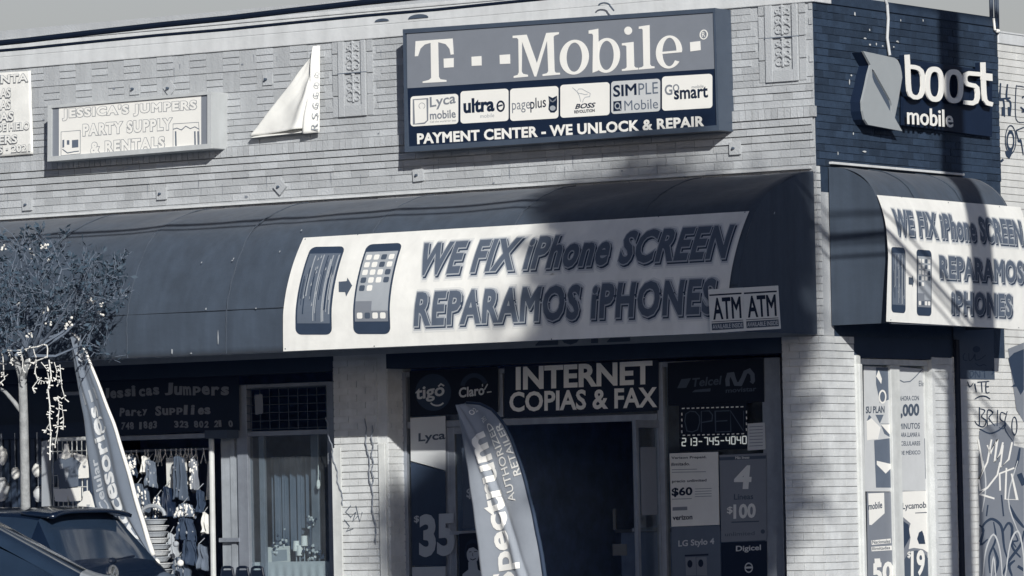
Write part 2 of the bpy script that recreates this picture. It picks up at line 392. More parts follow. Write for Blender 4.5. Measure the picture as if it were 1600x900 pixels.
def bricks(m, su, a0, a1, b0, b1, start=0.0, L=.2055, ch=C_H, gh=.008, gv=.0045, dep=.009, holes=(), h=0.0, jit=.0022, cut=None):
    n = int(round((b1 - b0) / ch)); ch = (b1 - b0) / max(1, n)
    for i in range(n):
        z0 = b0 + i * ch; x = a0 - (start + (i % 2) * L * .5) % L
        while x < a1 - .004:
            l, r = max(x, a0), min(x + L, a1); x += L
            if r - l < .012: continue
            mx, mz = (l + r) / 2, z0 + ch / 2
            if any(q[0] < mx < q[1] and q[2] < mz < q[3] for q in holes): continue
            if cut and cut(mx, mz): continue
            m.sbox(su, l + gv / 2, r - gv / 2, z0 + gh / 2, z0 + ch - gh / 2, h, h + dep + random.uniform(-jit, jit), tone=random.random())

# --- upper front wall: courses counted up from the awning
zA = ZT - .10
w = MB(); solid = MB()
solid.box(BL, -.26, .001, .26, 2.95, ZC + .4)
solid.box(-.26, -.002, .002, .26, 2.95, ZC + .4)
lvl = ZT
ORN = []                                       # ornament panels: pixel bounds left, right, top, bottom
for l, r, t, bt in ((531, 574, 62, 182), (1198, 1249, 6, 128)):
    mx, my = (l + r) / 2, (t + bt) / 2
    ORN.append((FR.hit(l, my)[0], FR.hit(r, my)[0], FR.hit(mx, bt)[1], ZC + .01))
xB0, xB1 = FR.hit(20, 150)[0], FR.hit(470, 130)[0]          # basket weave field
z = zA
bricks(w, FR, BL, 0, z, ZT + 4 * C_H, start=.03); z = ZT + 4 * C_H
for i in range(3):
    bricks(w, FR, BL, .0, z, z + C_H - .006, start=.05 * i + .02, h=.006 + .013 * (i + 1) * .8, gh=.004); z += C_H
rz = z; x = BL                                  # rowlock course
while x < 0:
    w.sbox(FR, x + .003, min(x + .0655, .02), z + .004, z + .100, .0, .045 + random.uniform(-.002, .002), random.random()); x += .0685
z += .104
bricks(w, FR, BL, 0, z, z + 2 * C_H, start=.1); z += 2 * C_H
zW = ZC - 9 * C_H
bricks(w, FR, BL, 0, z, z + C_H - .007, start=.05, h=.012, gh=.006); z2 = z + C_H
bricks(w, FR, BL, 0, z2, zW, start=.0)
# above: basket weave left, running bond right, with holes for the ornaments
sq = 3 * C_H
for row in range(3):
    q0 = zW + row * sq; col = 0; x = xB0 - (row % 2) * 0
    xe = xB1 + (.10 if row % 2 else 0)
    bricks(w, FR, BL, xB0, q0, q0 + sq, start=row * .07)
    while x < xe - .01:
        if (col + row) % 2:
            for k in range(3): w.sbox(FR, x + .003, x + sq - .003, q0 + k * C_H + .004, q0 + (k + 1) * C_H - .0045, 0, .012 + random.uniform(-.002, .003), random.random() * .8 + .2)
        else:
            for k in range(3): w.sbox(FR, x + k * C_H + .001, x + (k + 1) * C_H - .001, q0 + .004, q0 + sq - .004, 0, .009 + random.uniform(-.002, .002), random.random() * .5)
        x += sq; col += 1
    border = [(o[0] - .085, o[1] + .085, o[2] - .02, o[3]) for o in ORN]
    bricks(w, FR, x, -.0, q0, q0 + sq, start=row * .05, holes=border)
for o in ORN:                                   # upright bricks beside each ornament
    for sx in (o[0] - .075, o[1] + .008):
        zz = o[2] + .0
        while zz < ZC - .02:
            w.sbox(FR, sx, sx + .067, zz + .005, min(zz + .2, ZC), 0, .017, random.random() * .6); zz += .2055
solid.v[0]
solid.build('wall', X['brick'], bld)
w.build('brickwork', X['brick'], bld)

# --- cornice
b = MB()
b.box(BL, .03, -.03, .3, ZC, ZC + .13); b.box(BL, .022, -.022, .3, ZC + .131, ZC + .262); b.box(BL, .035, -.035, .33, ZC + .263, ZC + .30)
b.build('cornice', X['plaster'], bld, bevel=.008)
b = MB()
for px, py, l in ((657, 45, 34), (600, 50, 24)):   # crumbled spots along the cornice foot
    a, c = FR.hit(px, py); b.flat(FR, [[(a + l / 290 * cos(pi * i / 10), ZC + .16 + l / 900 * sin(pi * i / 10)) for i in range(11)]], .031, .004)
b.build('roof_tar_patch', X['g75'], bld)
b = MB(); b.box(BL, -.3, .3, 9, ZC - .15, ZC - .05); b.build('roof', X['room_dark'], bld)

# --- terracotta ornaments
for o in ORN:
    b = MB(); a0, a1, z0, z1 = o; wd = a1 - a0
    b.sbox(FR, a0, a1, z0, z1 - .012, .0, .010)
    for q in ((a0, a0 + wd * .22), (a1 - wd * .17, a1)): b.sbox(FR, q[0], q[1], z0, z1 - .013, .010, .034)
    b.sbox(FR, a0 + wd * .221, a1 - wd * .171, z0, z0 + .11, .010, .032)
    p = b.build('ornament_panel', X['brick'], bld, bevel=.006)
    p['_o'] = Vector(bld['_o'])
    b = MB(); cx = a0 + wd * .525; hw = wd * .27; H = (z1 - z0 - .13) / 2
    for k in range(2):
        zb = z0 + .12 + k * H
        f = lambda u, v, h=.02: FR.pt(cx + u * hw, zb + v * H, h)
        b.tube([f(0, .06), f(0, .9)], .012, 6)
        for sg in (-1, 1):
            for (v0, rr) in ((.18, .16), (.5, .15), (.8, .13)):
                b.tube([f(sg * (.5 + .42 * cos(t * .55 + 2.4) * (1 - t * .05)), v0 + rr * .62 * sin(t * .55 + 2.4) * (1 - t * .05), .018) for t in range(11)], [.011 - .0005 * t for t in range(11)], 6)
            b.tube([f(0, .35), f(sg * .3, .42), f(sg * .75, .36), f(sg * .9, .28)], [.013, .013, .010, .006], 6)
            b.tube([f(0, .66), f(sg * .4, .72), f(sg * .85, .66)], [.012, .012, .006], 6)
        b.blob(f(0, .5), (.02, .016, .03), 8, .1); b.blob(f(0, .93), (.022, .016, .02), 8, .1)
    q = b.build('scroll_relief', X['brick'], bld)
    b = MB(); b.sbox(FR, a0 - .004, a1 + .004, (z0 + z1) / 2 + .045, (z0 + z1) / 2 + .052, .001, .036); b.build('ornament_joint', X['g100'], bld)

# --- anchor plates
for px, py, rot in ((45, 320, 0), (255, 303, 0), (440, 292, 45), (656, 274, 3), (1151, 232, 0), (212, 139, 0), (267, 138, 40), (420, 124, 0)):
    a, c = FR.hit(px, py); b = MB(); rr = .058 * 1.414
    V = [(a + rr * cos(R(45 + rot + 90 * k)), c + rr * sin(R(45 + rot + 90 * k))) for k in range(4)]
    b.flat(FR, [V], 0.005, .032 if py > 200 else .02)
    p = b.build('anchor_plate', X['brick'], bld, bevel=.004)
    b = MB(); b.lathe(FR.pt(a - .01, c, .03), [(.012, 0), (.012, .03), (.006, .034)], 8, (0, -1, 0)); b.build('nut', X['g75'], bld)

b = MB(); rnd = random.Random(12)
for i in range(46):
    a = rnd.uniform(-9.7, -.1); z = rnd.choice((ZC - .02, ZT + 4 * C_H, ZT + .35, ZC - .5)) - rnd.uniform(0, .1); l = rnd.uniform(.04, .16); w_ = rnd.uniform(.004, .011)
    b.flat(FR, [[(a, z), (a + w_, z), (a + w_ * .8, z - l * .6), (a + w_ * .5, z - l), (a + w_ * .1, z - l * .5)]], .0135 + (.04 if abs(z - ZT - .35) < .2 else 0) * 0 + i * .00002)
for i in range(34):
    a = rnd.uniform(-9.7, -.1); z = rnd.uniform(ZT, ZC - .05); r_ = rnd.uniform(.006, .018)
    b.flat(FR, [[(a + r_ * 1.6 * cos(t) * rnd.uniform(.6, 1.2), z + r_ * sin(t) * rnd.uniform(.6, 1.2)) for t in [k * pi / 4 for k in range(8)]]], .0145 + i * .00002)
b.build('grime', X['g130'], bld)
# --- side wall, painted dark near the corner
yD = SD.hit(1560, 150)[0]                       # end of the dark paint
zSa = SD.hit(1420, 268)[1]
zSc = SD.hit(1420, 23.5)[1]; zSt = SD.hit(1420, 8.5)[1]
b = MB(); b.box(-.26, -.001, .262, yD, 2.78, zSt - .04); b.box(-.258, -.0005, .004, .262, ZT - .2, zSt - .04)
bricks(b, SD, .012, yD, zSa - .02, zSc - .012, start=.06, dep=.007, gh=.006, jit=.003)
b.box(-.3, .014, .045, yD, zSc, zSt)
yw0, yw1 = SD.hit(1530, 535)[0], SD.hit(1551, 535)[0]
b.build('side_wall', X['navy_brick'], bld)
b = MB()                                       # chipped paint showing light spots
for px, py, sx, sy in ((1333.5, 22, 3, 6), (1405, 32, 2, 4), (1440, 32, 2, 4), (1349, 60, 5, 2.4), (1356.5, 47, 2, 4), (1357, 70, 4, 3), (1367, 69, 2, 5), (1377, 72, 3, 2.5), (1400, 65, 5, 2.4), (1394, 73.5, 3, 2.5), (1401, 66, 3, 2), (1348.5, 237, 7, 3.2), (1307, 240, 1.6, 6), (1325, 128, 2, 9), (1328, 118, 3, 3), (1331, 209, 2, 5)):
    cc = SD.hit(px, py); k = 1 / 96
    b.flat(SD, [[(cc[0] + sx * k * .5 * cos(t) * random.uniform(.7, 1.2), cc[1] + sy / 172 * .5 * sin(t) * random.uniform(.7, 1.2)) for t in [i * pi / 4 for i in range(8)]]], .0165)
b.build('paint_chip', X['g200'], bld)

# --- corner pier and strip between the awnings
def px_x(px, py, su=FR): return su.hit(px, py)[0]
yP = SD.hit(1337, 700)[0]; xP = px_x(1226, 720)
b = MB(); b.box(xP, -.003, .003, yP, .1, 2.95); b.box(-.25, -.003, .003, .26, 2.9, ZT + .05)
bricks(b, FR, xP, .011, .13, 2.95, start=.02, gh=.007, dep=.008)
bricks(b, SD, .0, yP, .13, 2.95, start=.12, gh=.007, dep=.008)
bricks(b, FR, -.125, .011, 2.95, ZT - .1, start=.08); bricks(b, SD, .0, .06, 2.95, zSa - .02, start=.02)
b.build('corner_pier', X['pillar'], bld)
b = MB(); b.box(-.05, .02, yP + .001, yP + .10, .13, 2.78); b.box(-.05, .055, yP + .012, yP + .07, .13, 2.70)
b.build('corner_trim', X['frame_white'], bld, bevel=.012)

# --- wall band over the shopfronts, brick pillar between the two shops
zH = Flat('F', -.3).hit(900, 566)[1]
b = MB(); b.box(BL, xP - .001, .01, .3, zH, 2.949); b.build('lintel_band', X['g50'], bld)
xl, xr = px_x(524, 750), px_x(606, 750)
b = MB(); b.box(xl, xr, .004, .42, .1, 2.95)
bricks(b, FR, xl, xr - .10, .13, zH + .1, start=.03, gh=.010, gv=.006, dep=.010)
bricks(b, Flat('S', xr), .012, .33, .13, zH + .1, start=.05, gh=.008)
pil = b.build('brick_pillar', X['pillar'], bld)
b = MB(); b.sbox(FR, xl - .02, xl + .09, .13, 2.06, .012, .03); b.sbox(FR, xr - .085, xr - .005, .13, 2.09, .012, .035)
b.build('pillar_board', X['frame_white'], bld, bevel=.005)
b = MB()
for k, (p0, p1, wd, ln) in enumerate((((512, 652), (540, 790), 3, 1), ((573, 654), (592, 848), 3.2, 1), ((585, 665), (586, 760), 2, 1))):
    n = 26; a0, c0 = FR.hit(*p0); a1, c1 = FR.hit(*p1)
    b.tube([FR.pt(a0 + (a1 - a0) * t / n + .012 * sin(t * .9), c0 + (c1 - c0) * t / n, .035 + .008 * (t % 2)) for t in range(n + 1)], .006, 5)
tag(b.build('hanging_chain', X['alu']), 'rusty chains hanging down the front of the brick pillar', 'chain')
b = MB(); FP = Flat('F', .016)
for pts in (((548, 790), (540, 800), (548, 808), (556, 800), (551, 815), (560, 805)), ((538, 812), (546, 822), (541, 830), (552, 826)), ((556, 790), (562, 815), (566, 800))): b.stroke(FP, pts, 1.2)
b.build('scribble', X['g75'], bld)

# --- white pilaster at the right of the side window, thin dark upright tube beside it
y0, y1 = SD.hit(1462, 720)[0], SD.hit(1491, 720)[0]
b = MB(); b.box(-.25, -.003, y0 + .003, y1 - .003, .1, 2.78); bricks(b, SD, y0, y1, .13, 2.78, start=.03, L=.3, gh=.005, dep=.008); b.sbox(SD, y0 - .05, y0 + .002, .13, 2.78, -.09, .012)
b.build('pilaster', X['pillar'], bld)
b = MB(); yy = SD.hit(1495, 720)[0]; b.tube([(.028, yy, .13), (.028, yy, 2.95)], .03, 10); b.build('dark_tube', X['ink'], bld)

# --- graffiti wall further along
gw = thing('painted_brick_wall', 'white painted brick wall covered in graffiti beside the dark corner wall', 'wall', (-.1, yD + 3, 0))
zG = SD.hit(1580, 70.5)[1]
b = MB(); b.box(-.27, -.002, yD, yD + 14, 2.78, zG + .02); b.box(-.27, -.002, y1, yD + 14, .1, 2.78)
bricks(b, SD, yD, yD + 4, 2.79, zG - .005, start=.04, gv=.003, dep=.010, gh=.007)
bricks(b, SD, y1, yD + 4, .13, 2.79, start=.04, gv=.003, dep=.009, gh=.005)
b.build('wall', X['wall_white'], gw)
b = MB(); b.box(-.3, .02, yD, yD + 14, zG, zG + .10); b.box(-.3, .028, yD, yD + 14, zG + .101, zG + .12); b.build('coping', X['plaster'], gw, bevel=.006)
G1 = Flat('S', .0135)
def smooth(P, n=4):
    if len(P) < 3: return P
    O = []
    for i in range(len(P) - 1):
        p0, p1, p2, p3 = P[max(i - 1, 0)], P[i], P[i + 1], P[min(i + 2, len(P) - 1)]
        for k in range(n):
            t = k / n; O.append(tuple(.5 * (2 * p1[j] + (p2[j] - p0[j]) * t + (2 * p0[j] - 5 * p1[j] + 4 * p2[j] - p3[j]) * t * t + (3 * p1[j] - p0[j] - 3 * p2[j] + p3[j]) * t ** 3) for j in (0, 1)))
    return O + [P[-1]]
b = MB(); b.flat(G1, [[(y1 + .02, 2.58), (yw1, 2.58), (yw1, 3.2), (y1 + .02, 3.2)]])
b.build('dark_paint_patch', X['g75'], gw)
def zz(lst, ox, oy, s): return [(ox + x / s, oy + y / s) for x, y in lst]
b = MB(); S = lambda l, w, h=.001: b.stroke(G1, smooth(l), w, h, taper=.6)
q = lambda l: zz(l, 1400, 80, 6.43)             # letters by the dark paint edge
S(q([(1050, 320), (1045, 480), (1080, 500), (1090, 660)]), 3.2); S(q([(1120, 330), (1110, 470), (1150, 520), (1145, 650)]), 3.2); S(q([(1040, 480), (1150, 470)]), 3); S(q([(1075, 560), (1075, 650)]), 5); S(q([(1135, 560), (1140, 650)]), 5)
S(q([(1290, 360), (1225, 350), (1205, 380), (1205, 680), (1290, 715)]), 1.6); S(q([(1265, 470), (1290, 450)]), 2.5); S(q([(1250, 560), (1290, 600), (1260, 610)]), 3)
q = lambda l: zz(l, 1400, 190, 8)
b.ring(G1, 1400 + 1432 / 8, 190 + 225 / 8, (9, 23), (7.4, 21), .001); b.ring(G1, 1400 + 1430 / 8, 190 + 240 / 8, (6.2, 17), (4, 11), .001)
b.poly(G1, q([(1360, 370), (1455, 350), (1440, 420), (1415, 470), (1375, 430)]), .0015)
S(q([(1500, 110), (1600, 70)]), 2.2); S(q([(1500, 110), (1530, 230), (1560, 240), (1590, 420)]), 2.4); S(q([(1340, 470), (1310, 500)]), 4); b.poly(G1, q([(1515, 225), (1560, 220), (1560, 260), (1520, 255)]), .0014)
q = lambda l: zz(l, 1470, 520, 4.738)           # written words under the awning
S(q([(180, 150), (165, 170), (170, 200), (195, 205)]), 1.6); S(q([(205, 150), (210, 205), (235, 190), (250, 160), (255, 200), (290, 195), (330, 165)]), 1.6, .002); b.disc(G1, 1470 + 262 / 4.738, 520 + 122 / 4.738, 6, 5, .0022)
S(q([(255, 225), (285, 245), (315, 235), (335, 245)]), 1.5)
S(q([(215, 290), (235, 285), (240, 310), (220, 330), (215, 295)]), 1.5); S(q([(255, 335), (255, 285), (285, 330), (288, 280)]), 1.6); S(q([(300, 285), (345, 275)]), 1.6); S(q([(322, 282), (325, 335)]), 1.6); S(q([(378, 265), (388, 290), (375, 310)]), 2.2)
S(q([(195, 360), (215, 400), (240, 370)]), 1.6); S(q([(250, 375), (262, 440)]), 2.2); S(q([(270, 365), (335, 360)]), 1.6); S(q([(300, 365), (305, 440)]), 1.8); S(q([(358, 360), (335, 365), (335, 440), (360, 440)]), 1.8); S(q([(335, 400), (355, 398)]), 1.6)
S(q([(250, 490), (290, 470), (330, 470), (365, 490)]), 2)
S(q([(285, 690), (285, 550)]), 2); S(q([(285, 560), (325, 575), (300, 620), (335, 650), (315, 695), (270, 680), (250, 650)]), 1.8); S(q([(345, 690), (345, 575), (385, 590), (355, 630), (400, 690)]), 1.8); S(q([(420, 570), (415, 690)]), 1.8); S(q([(480, 600), (445, 590), (440, 640), (480, 670), (460, 710), (430, 700)]), 1.8, .0014); S(q([(490, 580), (470, 700), (530, 800)]), 1.8, .0018)
b.ring(G1, 1470 + 543 / 4.738, 520 + 690 / 4.738, (4.8, 15), (3.2, 13), .0022)
S(q([(285, 710), (360, 745), (430, 720), (470, 680)]), 2.4, .001)
b.poly(G1, q([(500, 190), (540, 150), (616, 120), (616, 420), (590, 460), (560, 400), (520, 400), (545, 380), (515, 260)]), .001)
q = lambda l: zz(l, 1470, 700, 4.5)
for l, w in (([(290, 590), (300, 540), (350, 500), (400, 520), (430, 570), (445, 700), (470, 780)], 4), ([(370, 520), (385, 640), (340, 760), (345, 880)], 3), ([(430, 600), (470, 530), (500, 560), (500, 690), (560, 770)], 4), ([(480, 400), (520, 480), (585, 560)], 5), ([(585, 580), (560, 680), (480, 790), (430, 900)], 4), ([(300, 600), (280, 680), (330, 640)], 3), ([(540, 830), (585, 860)], 5), ([(500, 900), (480, 830), (520, 790)], 4), ([(270, 540), (300, 580), (270, 660)], 3), ([(520, 600), (540, 650), (505, 660), (530, 700)], 2.5), ([(330, 400), (320, 480)], 2.5), ([(425, 330), (440, 480)], 2.5), ([(550, 180), (585, 260)], 9), ([(555, 0), (540, 90), (520, 150)], 4), ([(370, 700), (400, 800), (380, 890)], 4)): b.stroke(G1, smooth(q(l)), w * 1.1, .0008 + random.random() * .001, taper=.45)
b.build('black_graffiti', X['g50'], gw)
b = MB(); q = lambda l: zz(l, 1470, 700, 4.5)
b.poly(G1, q([(270, -120), (330, -160), (450, -190), (520, -100), (500, 130), (560, 350), (585, 480), (520, 420), (470, 360), (420, 480), (380, 500), (280, 560), (262, 300)]), .0004)
b.poly(G1, q([(300, 560), (360, 520), (400, 600), (350, 900), (270, 900), (270, 680)]), .0004); b.poly(G1, q([(430, 650), (470, 560), (500, 700), (560, 760), (470, 860), (420, 900), (400, 800)]), .0006); b.poly(G1, q([(530, 600), (585, 620), (585, 760), (540, 820)]), .0004)
b.poly(G1, [(1531, 700), (1560, 690), (1600, 700), (1600, 905), (1530, 905)], .0001); b.poly(G1, [(1575, 545), (1600, 535), (1600, 660), (1588, 640)], .0002)
b.build('grey_graffiti', X['g130'], gw)
b = MB()
for l, w in (([(1535, 905), (1540, 860), (1552, 835), (1562, 860), (1566, 905)], 2.5), ([(1548, 905), (1552, 870), (1556, 905)], 2), ([(1570, 905), (1578, 850), (1590, 830), (1598, 860), (1600, 905)], 2.5), ([(1590, 720), (1575, 780), (1590, 830)], 2), ([(1536, 720), (1540, 760), (1534, 800)], 2)): b.stroke(G1, smooth(l), w, .0026, taper=.5)
b.build('pale_graffiti', X['g200'], gw)
b = MB(); q = lambda l: zz(l, 1300, 500, 2.25)
for l in ([(513, 420), (530, 520), (515, 560), (545, 500), (560, 420)], [(545, 440), (555, 470), (580, 420), (570, 500), (590, 470), (600, 430)], [(515, 560), (520, 600), (545, 590), (580, 545), (590, 500)], [(545, 590), (518, 612), (570, 628)], [(600, 440), (590, 520), (620, 490), (632, 430)], [(612, 520), (608, 630), (650, 632), (630, 540)], [(590, 600), (588, 540), (640, 520)]): b.stroke(G1, q(l), 2.6, .0035)
b.build('white_graffiti', X['white'], gw)

# ================================================================== awnings
ZB = Flat('F', 1.4).hit(800, 533.4)[1]
d = ZT - ZB
PF = [(.015, ZT - .005), (.25, ZT - .035), (.55, ZT - .12), (.8, ZT - .22), (1.0, ZT - .35), (1.2, ZT - .62), (1.327, ZT - .88), (1.39, ZT - 1.1), (1.40, ZT - 1.25), (1.40, ZB)]
AF = Awn('F', PF)
zs = SD.hit(1420, 270)[1]; zsb = Flat('S', .65).hit(1490, 508)[1]
PS = [(.018, zs), (.2, zs - .035), (.39, zs - .14), (.5, zs - .28), (.6, zs - .52), (.645, zs - .8), (.65, zs - .95), (.65, zsb)]
AS_ = Awn('S', PS)
def awning(su, a0, a1, name, label, ribs):
    t = thing(name, label, 'awning', su.pt((a0 + a1) / 2, su.L, 0))
    b = MB(); n = 110
    def f(u, v):
        a = a0 + (a1 - a0) * u; s = su.L * v
        k = abs(((u * ribs) % 1) - .5) * 2
        h = -.018 * (1 - k ** 4) * sin(pi * min(1, v * 1.02)) + .022 * noise.noise(Vector((a * 1.3, s * 2, 3))) * sin(pi * min(1, v))
        h += .009 * noise.noise(Vector((a * 2.2 + s * 3, s * 1.1 - a, 9)))
        return su.pt(a, s, h - .010)
    b.grid(f, n, 36); b.build('canopy', X['awning'], t, smooth=True, solid=.004)
    for a in (a0, a1):
        b = MB(); pr = [(d_, z_) for d_, z_ in su.P]; V = [su.pt(a, c, -.012) for c in su.c]
        w0 = su.pt(a, su.c[-1], -.012).copy(); w0 = Vector((a, -.012, w0.z)) if su.ax == 'F' else Vector((.012, a, w0.z))
        m = len(V); b.add(V + [w0], [(i, i + 1, m) for i in range(m - 1)])
        b.build('end_panel', X['awning'], t, solid=.004)
    b = MB(); e = su.pt(0, su.L, -.025)
    b.tube([su.pt(a0, su.L - .01, -.03), su.pt(a1, su.L - .01, -.03)], .018, 8)
    for i in range(ribs + 1):
        a = a0 + (a1 - a0) * i / ribs + (.03 if i == 0 else -.03 if i == ribs else 0)
        b.tube([su.pt(a, c, -.035) for c in su.c[::4]] + [su.pt(a, su.L, -.035)], .012, 6)
    b.build('frame', X['alu'], t)
    b = MB()
    b.sbox(FR if su.ax == 'F' else SD, a0 + .01, a1 - .01, su.P[0][1] + .012, su.P[0][1] + .035, .012, .05)
    b.build('flashing', X['plaster'], t, bevel=.004)
    b = MB(); m_ = ribs
    for i in range(1, m_):
        a = a0 + (a1 - a0) * (i + .15 * sin(i * 5)) / m_; b.tube([su.pt(a + .004 * sin(k * 1.7), c, -.006) for k, c in enumerate(su.c)], .005, 5)
    sv = su.L - .42; b.tube([su.pt(a0 + (a1 - a0) * i / 60, sv, -.006) for i in range(61)], .004, 5)
    b.build('seam', X['awning'], t)
    return t
AFx1 = px_x(1272, 270)
awn = awning(AF, BL + .3, AFx1, 'curved_awning', 'long dark curved awning over both shopfronts, cut by the left edge', 10)
b = MB()
for px, py, sx, sy in ((120, 480, 2, 4), (366, 405, 2, 4), (364, 408, 3, 2), (316, 411, 2, 3), (438, 394, 2, 4), (323, 483, 3, 4), (401, 482, 3, 2), (270, 549, 3, 10), (198, 463, 2, 5), (1211, 334, 1.5, 5), (620, 317, 2, 2), (472, 361, 3, 3), (342, 528, 2, 24), (300, 552, 4, 2)):
    pass
    a, c = AF.hit(px, py); b.flat(AF, [[(a + sx / 145 * .5 * cos(t) * random.uniform(.7, 1.2), c + sy / 170 * .5 * sin(t) * random.uniform(.7, 1.2)) for t in [i * pi / 4 for i in range(8)]]], .012)
b.build('stain', X['g165'], awn)
ASy0, ASy1 = SD.hit(1292.5, 262)[0], Flat('S', .65).hit(1601, 505)[0]
awning(AS_, ASy0, ASy1, 'curved_awning', 'short dark curved awning on the side wall right of the brick corner', 3)

# ================================================================== shopfronts
PG = Flat('F', -.3)                             # glazing line
def gx(px, py=750): return PG.hit(px, py)[0]
def gz(px, py): return PG.hit(px, py)[1]
def fbar(m, l, r, t, bt, h0=-.03, h1=.03): m.pbox(PG, l, r, t, bt, h0, h1)
zt1 = gz(900, 571)
# --- room behind
b = MB(); xL, xR = BL, -.27
b.box(xL, xR, .3, 8, .0, .14); b.build('shop_floor', X['room'], bld)
b = MB(); b.box(xL, xR, 7.9, 8, .14, 5); b.box(xR, xR + .02, yP + .5, 8, .14, 2.9); b.box(px_x(560, 700) - .05, px_x(560, 700) + .05, .43, 7.9, .14, 3.4); b.build('inner_wall', X['room_dark'], bld)
b = MB(); b.box(xL, xR, .43, 7.89, 3.3, 3.4); b.build('ceiling', X['room_dark'], bld)
# --- phone shop: frame
fr = MB()
for l, r in ((608, 640), (1033, 1042), (1197, 1226)): fr.sbox(PG, gx(l), gx(r), .13, zt1, -.04, .04)
fr.sbox(PG, gx(640), gx(1197), zt1 - .05, zt1, -.035, .035)
fr.sbox(PG, gx(782), gx(791), gz(786, 652), zt1 - .051, -.03, .03)
ztr = gz(910, 655); fr.sbox(PG, gx(641), gx(1032), ztr - .035, ztr + .03, -.033, .033)
fr.sbox(PG, gx(696), gx(704), .13, ztr - .036, -.03, .03)
frm = fr.build('shopfront_frame', X['alu'], bld, bevel=.004)
def pane(l, r, z0, z1, m='glass'):
    b = MB(); b.sbox(PG, gx(l), gx(r), z0, z1, -.004, .004); return b.build('window', X[m], bld)
pane(640, 782, ztr + .031, zt1 - .05); pane(791, 1033, ztr + .031, zt1 - .05); pane(640, 696, .5, ztr - .036); pane(1042, 1197, .5, zt1 - .05)
b = MB(); b.sbox(PG, gx(641), gx(695), .131, .499, -.02, .02); b.sbox(PG, gx(1043), gx(1196), .131, .499, -.02, .02); b.build('stall_riser', X['frame_dark'], bld)
def door(hx, wid, ang, zt_, label=None):
    """glazed door leaf hinged at x = hx, opened by ang"""
    b = MB(); st = .07; ca, sa = cos(R(ang)), sin(R(ang)); sg = 1 if wid > 0 else -1; W_ = abs(wid)
    def bx(m, u0, u1, z0, z1, t0=-.022, t1=.022):
        P = [Vector((hx + sg * (u * ca) - sg * t * sa * sg, .3 + u * sa + t * ca, z)) for u in (u0, u1) for t in (t0, t1) for z in (z0, z1)]
        m.add(P, [(0, 1, 3, 2), (4, 6, 7, 5), (0, 4, 5, 1), (2, 3, 7, 6), (0, 2, 6, 4), (1, 5, 7, 3)])
    zb = .15
    bx(b, 0, st, zb, zt_); bx(b, W_ - st, W_, zb, zt_); bx(b, st, W_ - st, zt_ - st, zt_, -.021, .021); bx(b, st, W_ - st, zb, zb + .22, -.021, .021)
    d_ = b.build('door', X['alu'], bld, bevel=.004); 
    g = MB(); bx(g, st, W_ - st, zb + .22, zt_ - st, -.004, .004); g.build('door_pane', X['glass'], bld)
    h = MB(); bx(h, .02, W_ - .02, 1.2, 1.235, -.06, -.035); h.build('push_bar', X['alu'], bld)
    return bx
xd0, xd1 = gx(704, 800), gx(1033, 800)
bxL = door(xd0, .62, 4, ztr - .036)
bxR = door(xd1, -.62, -100, ztr - .036)
t = thing('shelf_unit', 'dim shelves of small boxes at the back of the phone shop', 'shelves', (gx(900), 5.6, .14))
b = MB(); sx0, sx1 = gx(800), gx(1000)
for k in range(6): b.box(sx0, sx1, 5.6, 6.0, .3 + k * .42, .33 + k * .42)
for sx in (sx0, (sx0 + sx1) / 2, sx1): b.box(sx - .02, sx + .02, 5.59, 6.01, .14, 2.6)
b.build('shelf', X['g100'], t); rnd = random.Random(4); b = MB()
for k in range(5):
    x = sx0 + .06
    while x < sx1 - .2: w__ = rnd.uniform(.08, .2); b.box(x, x + w__, 5.65, 5.9, .331 + k * .42, .331 + k * .42 + rnd.uniform(.12, .32)); x += w__ + rnd.uniform(.01, .08)
b.build('box_row', X['g165'], t)
# counter and things on it deep in the shop
t = thing('shop_counter', 'long grey counter inside the dark phone shop doorway', 'counter', (gx(930), 2.2, .14))
b = MB(); b.box(gx(800), gx(1040), 2.2, 2.8, .14, 1.18); b.build('cabinet', X['room'], t); b = MB(); b.box(gx(795), gx(1045), 2.15, 2.85, 1.181, 1.215); b.build('counter_top', X['g100'], t)
CT = Flat('F', -2.2)
b = MB(); b.pbox(CT, 958, 980, 850, 868, .002, .01); tag(b.build('paper_notice', X['g165'], loc=None), 'small pale notice stuck on the front of the shop counter', 'notice')
b = MB(); CB = Flat('F', -2.4); b.pbox(CB, 958.5, 962.5, 795, 828, -.01, .01); tag(b.build('bottle', X['g165']), 'thin pale bottle standing on the shop counter', 'bottle')

# --- party shop: frame, door, window
zj = gz(270, 683)
fr = MB()
for l, r in ((376, 392), (517, 528)): fr.sbox(PG, gx(l), gx(r), .13, zt1 - .06, -.04, .05)
fr.sbox(PG, gx(100), gx(517), zj - .02, zj + .03, -.034, .034); fr.sbox(PG, gx(100), gx(517), zt1 - .1, zt1 - .061, -.034, .034)
fr.sbox(PG, gx(404), gx(412), .6, zj - .021, -.05, -.01); fr.sbox(PG, gx(466), gx(478), .6, zj - .021, -.25, -.21)
fr.build('shopfront_frame', X['alu'], bld, bevel=.004)
b = MB(); b.sbox(PG, gx(392), gx(517), .55, zj - .02, -.004, .004); b.build('window', X['glass_dusty'], bld)
b = MB(); b.sbox(PG, gx(393), gx(516), .131, .549, -.02, .02); b.build('stall_riser', X['frame_dark'], bld)
b = MB()                                        # security lattice over the window
for k in range(9):
    x = gx(396 + k * 14.8, 620); b.tube([(x, .25, zj + .04), (x, .25, zt1 - .1)], .004, 5)
for k in range(6):
    z = zj + .05 + k * (zt1 - .16 - zj) / 5; b.tube([(gx(393), .243, z), (gx(517), .243, z)], .004, 5)
b.build('security_grille', X['g75'], bld)
b = MB(); b.sbox(PG, gx(346), gx(372), .15, zj - .03, -.03, .0); b.sbox(PG, gx(362), gx(369), .15, zj - .03, .001, .02)
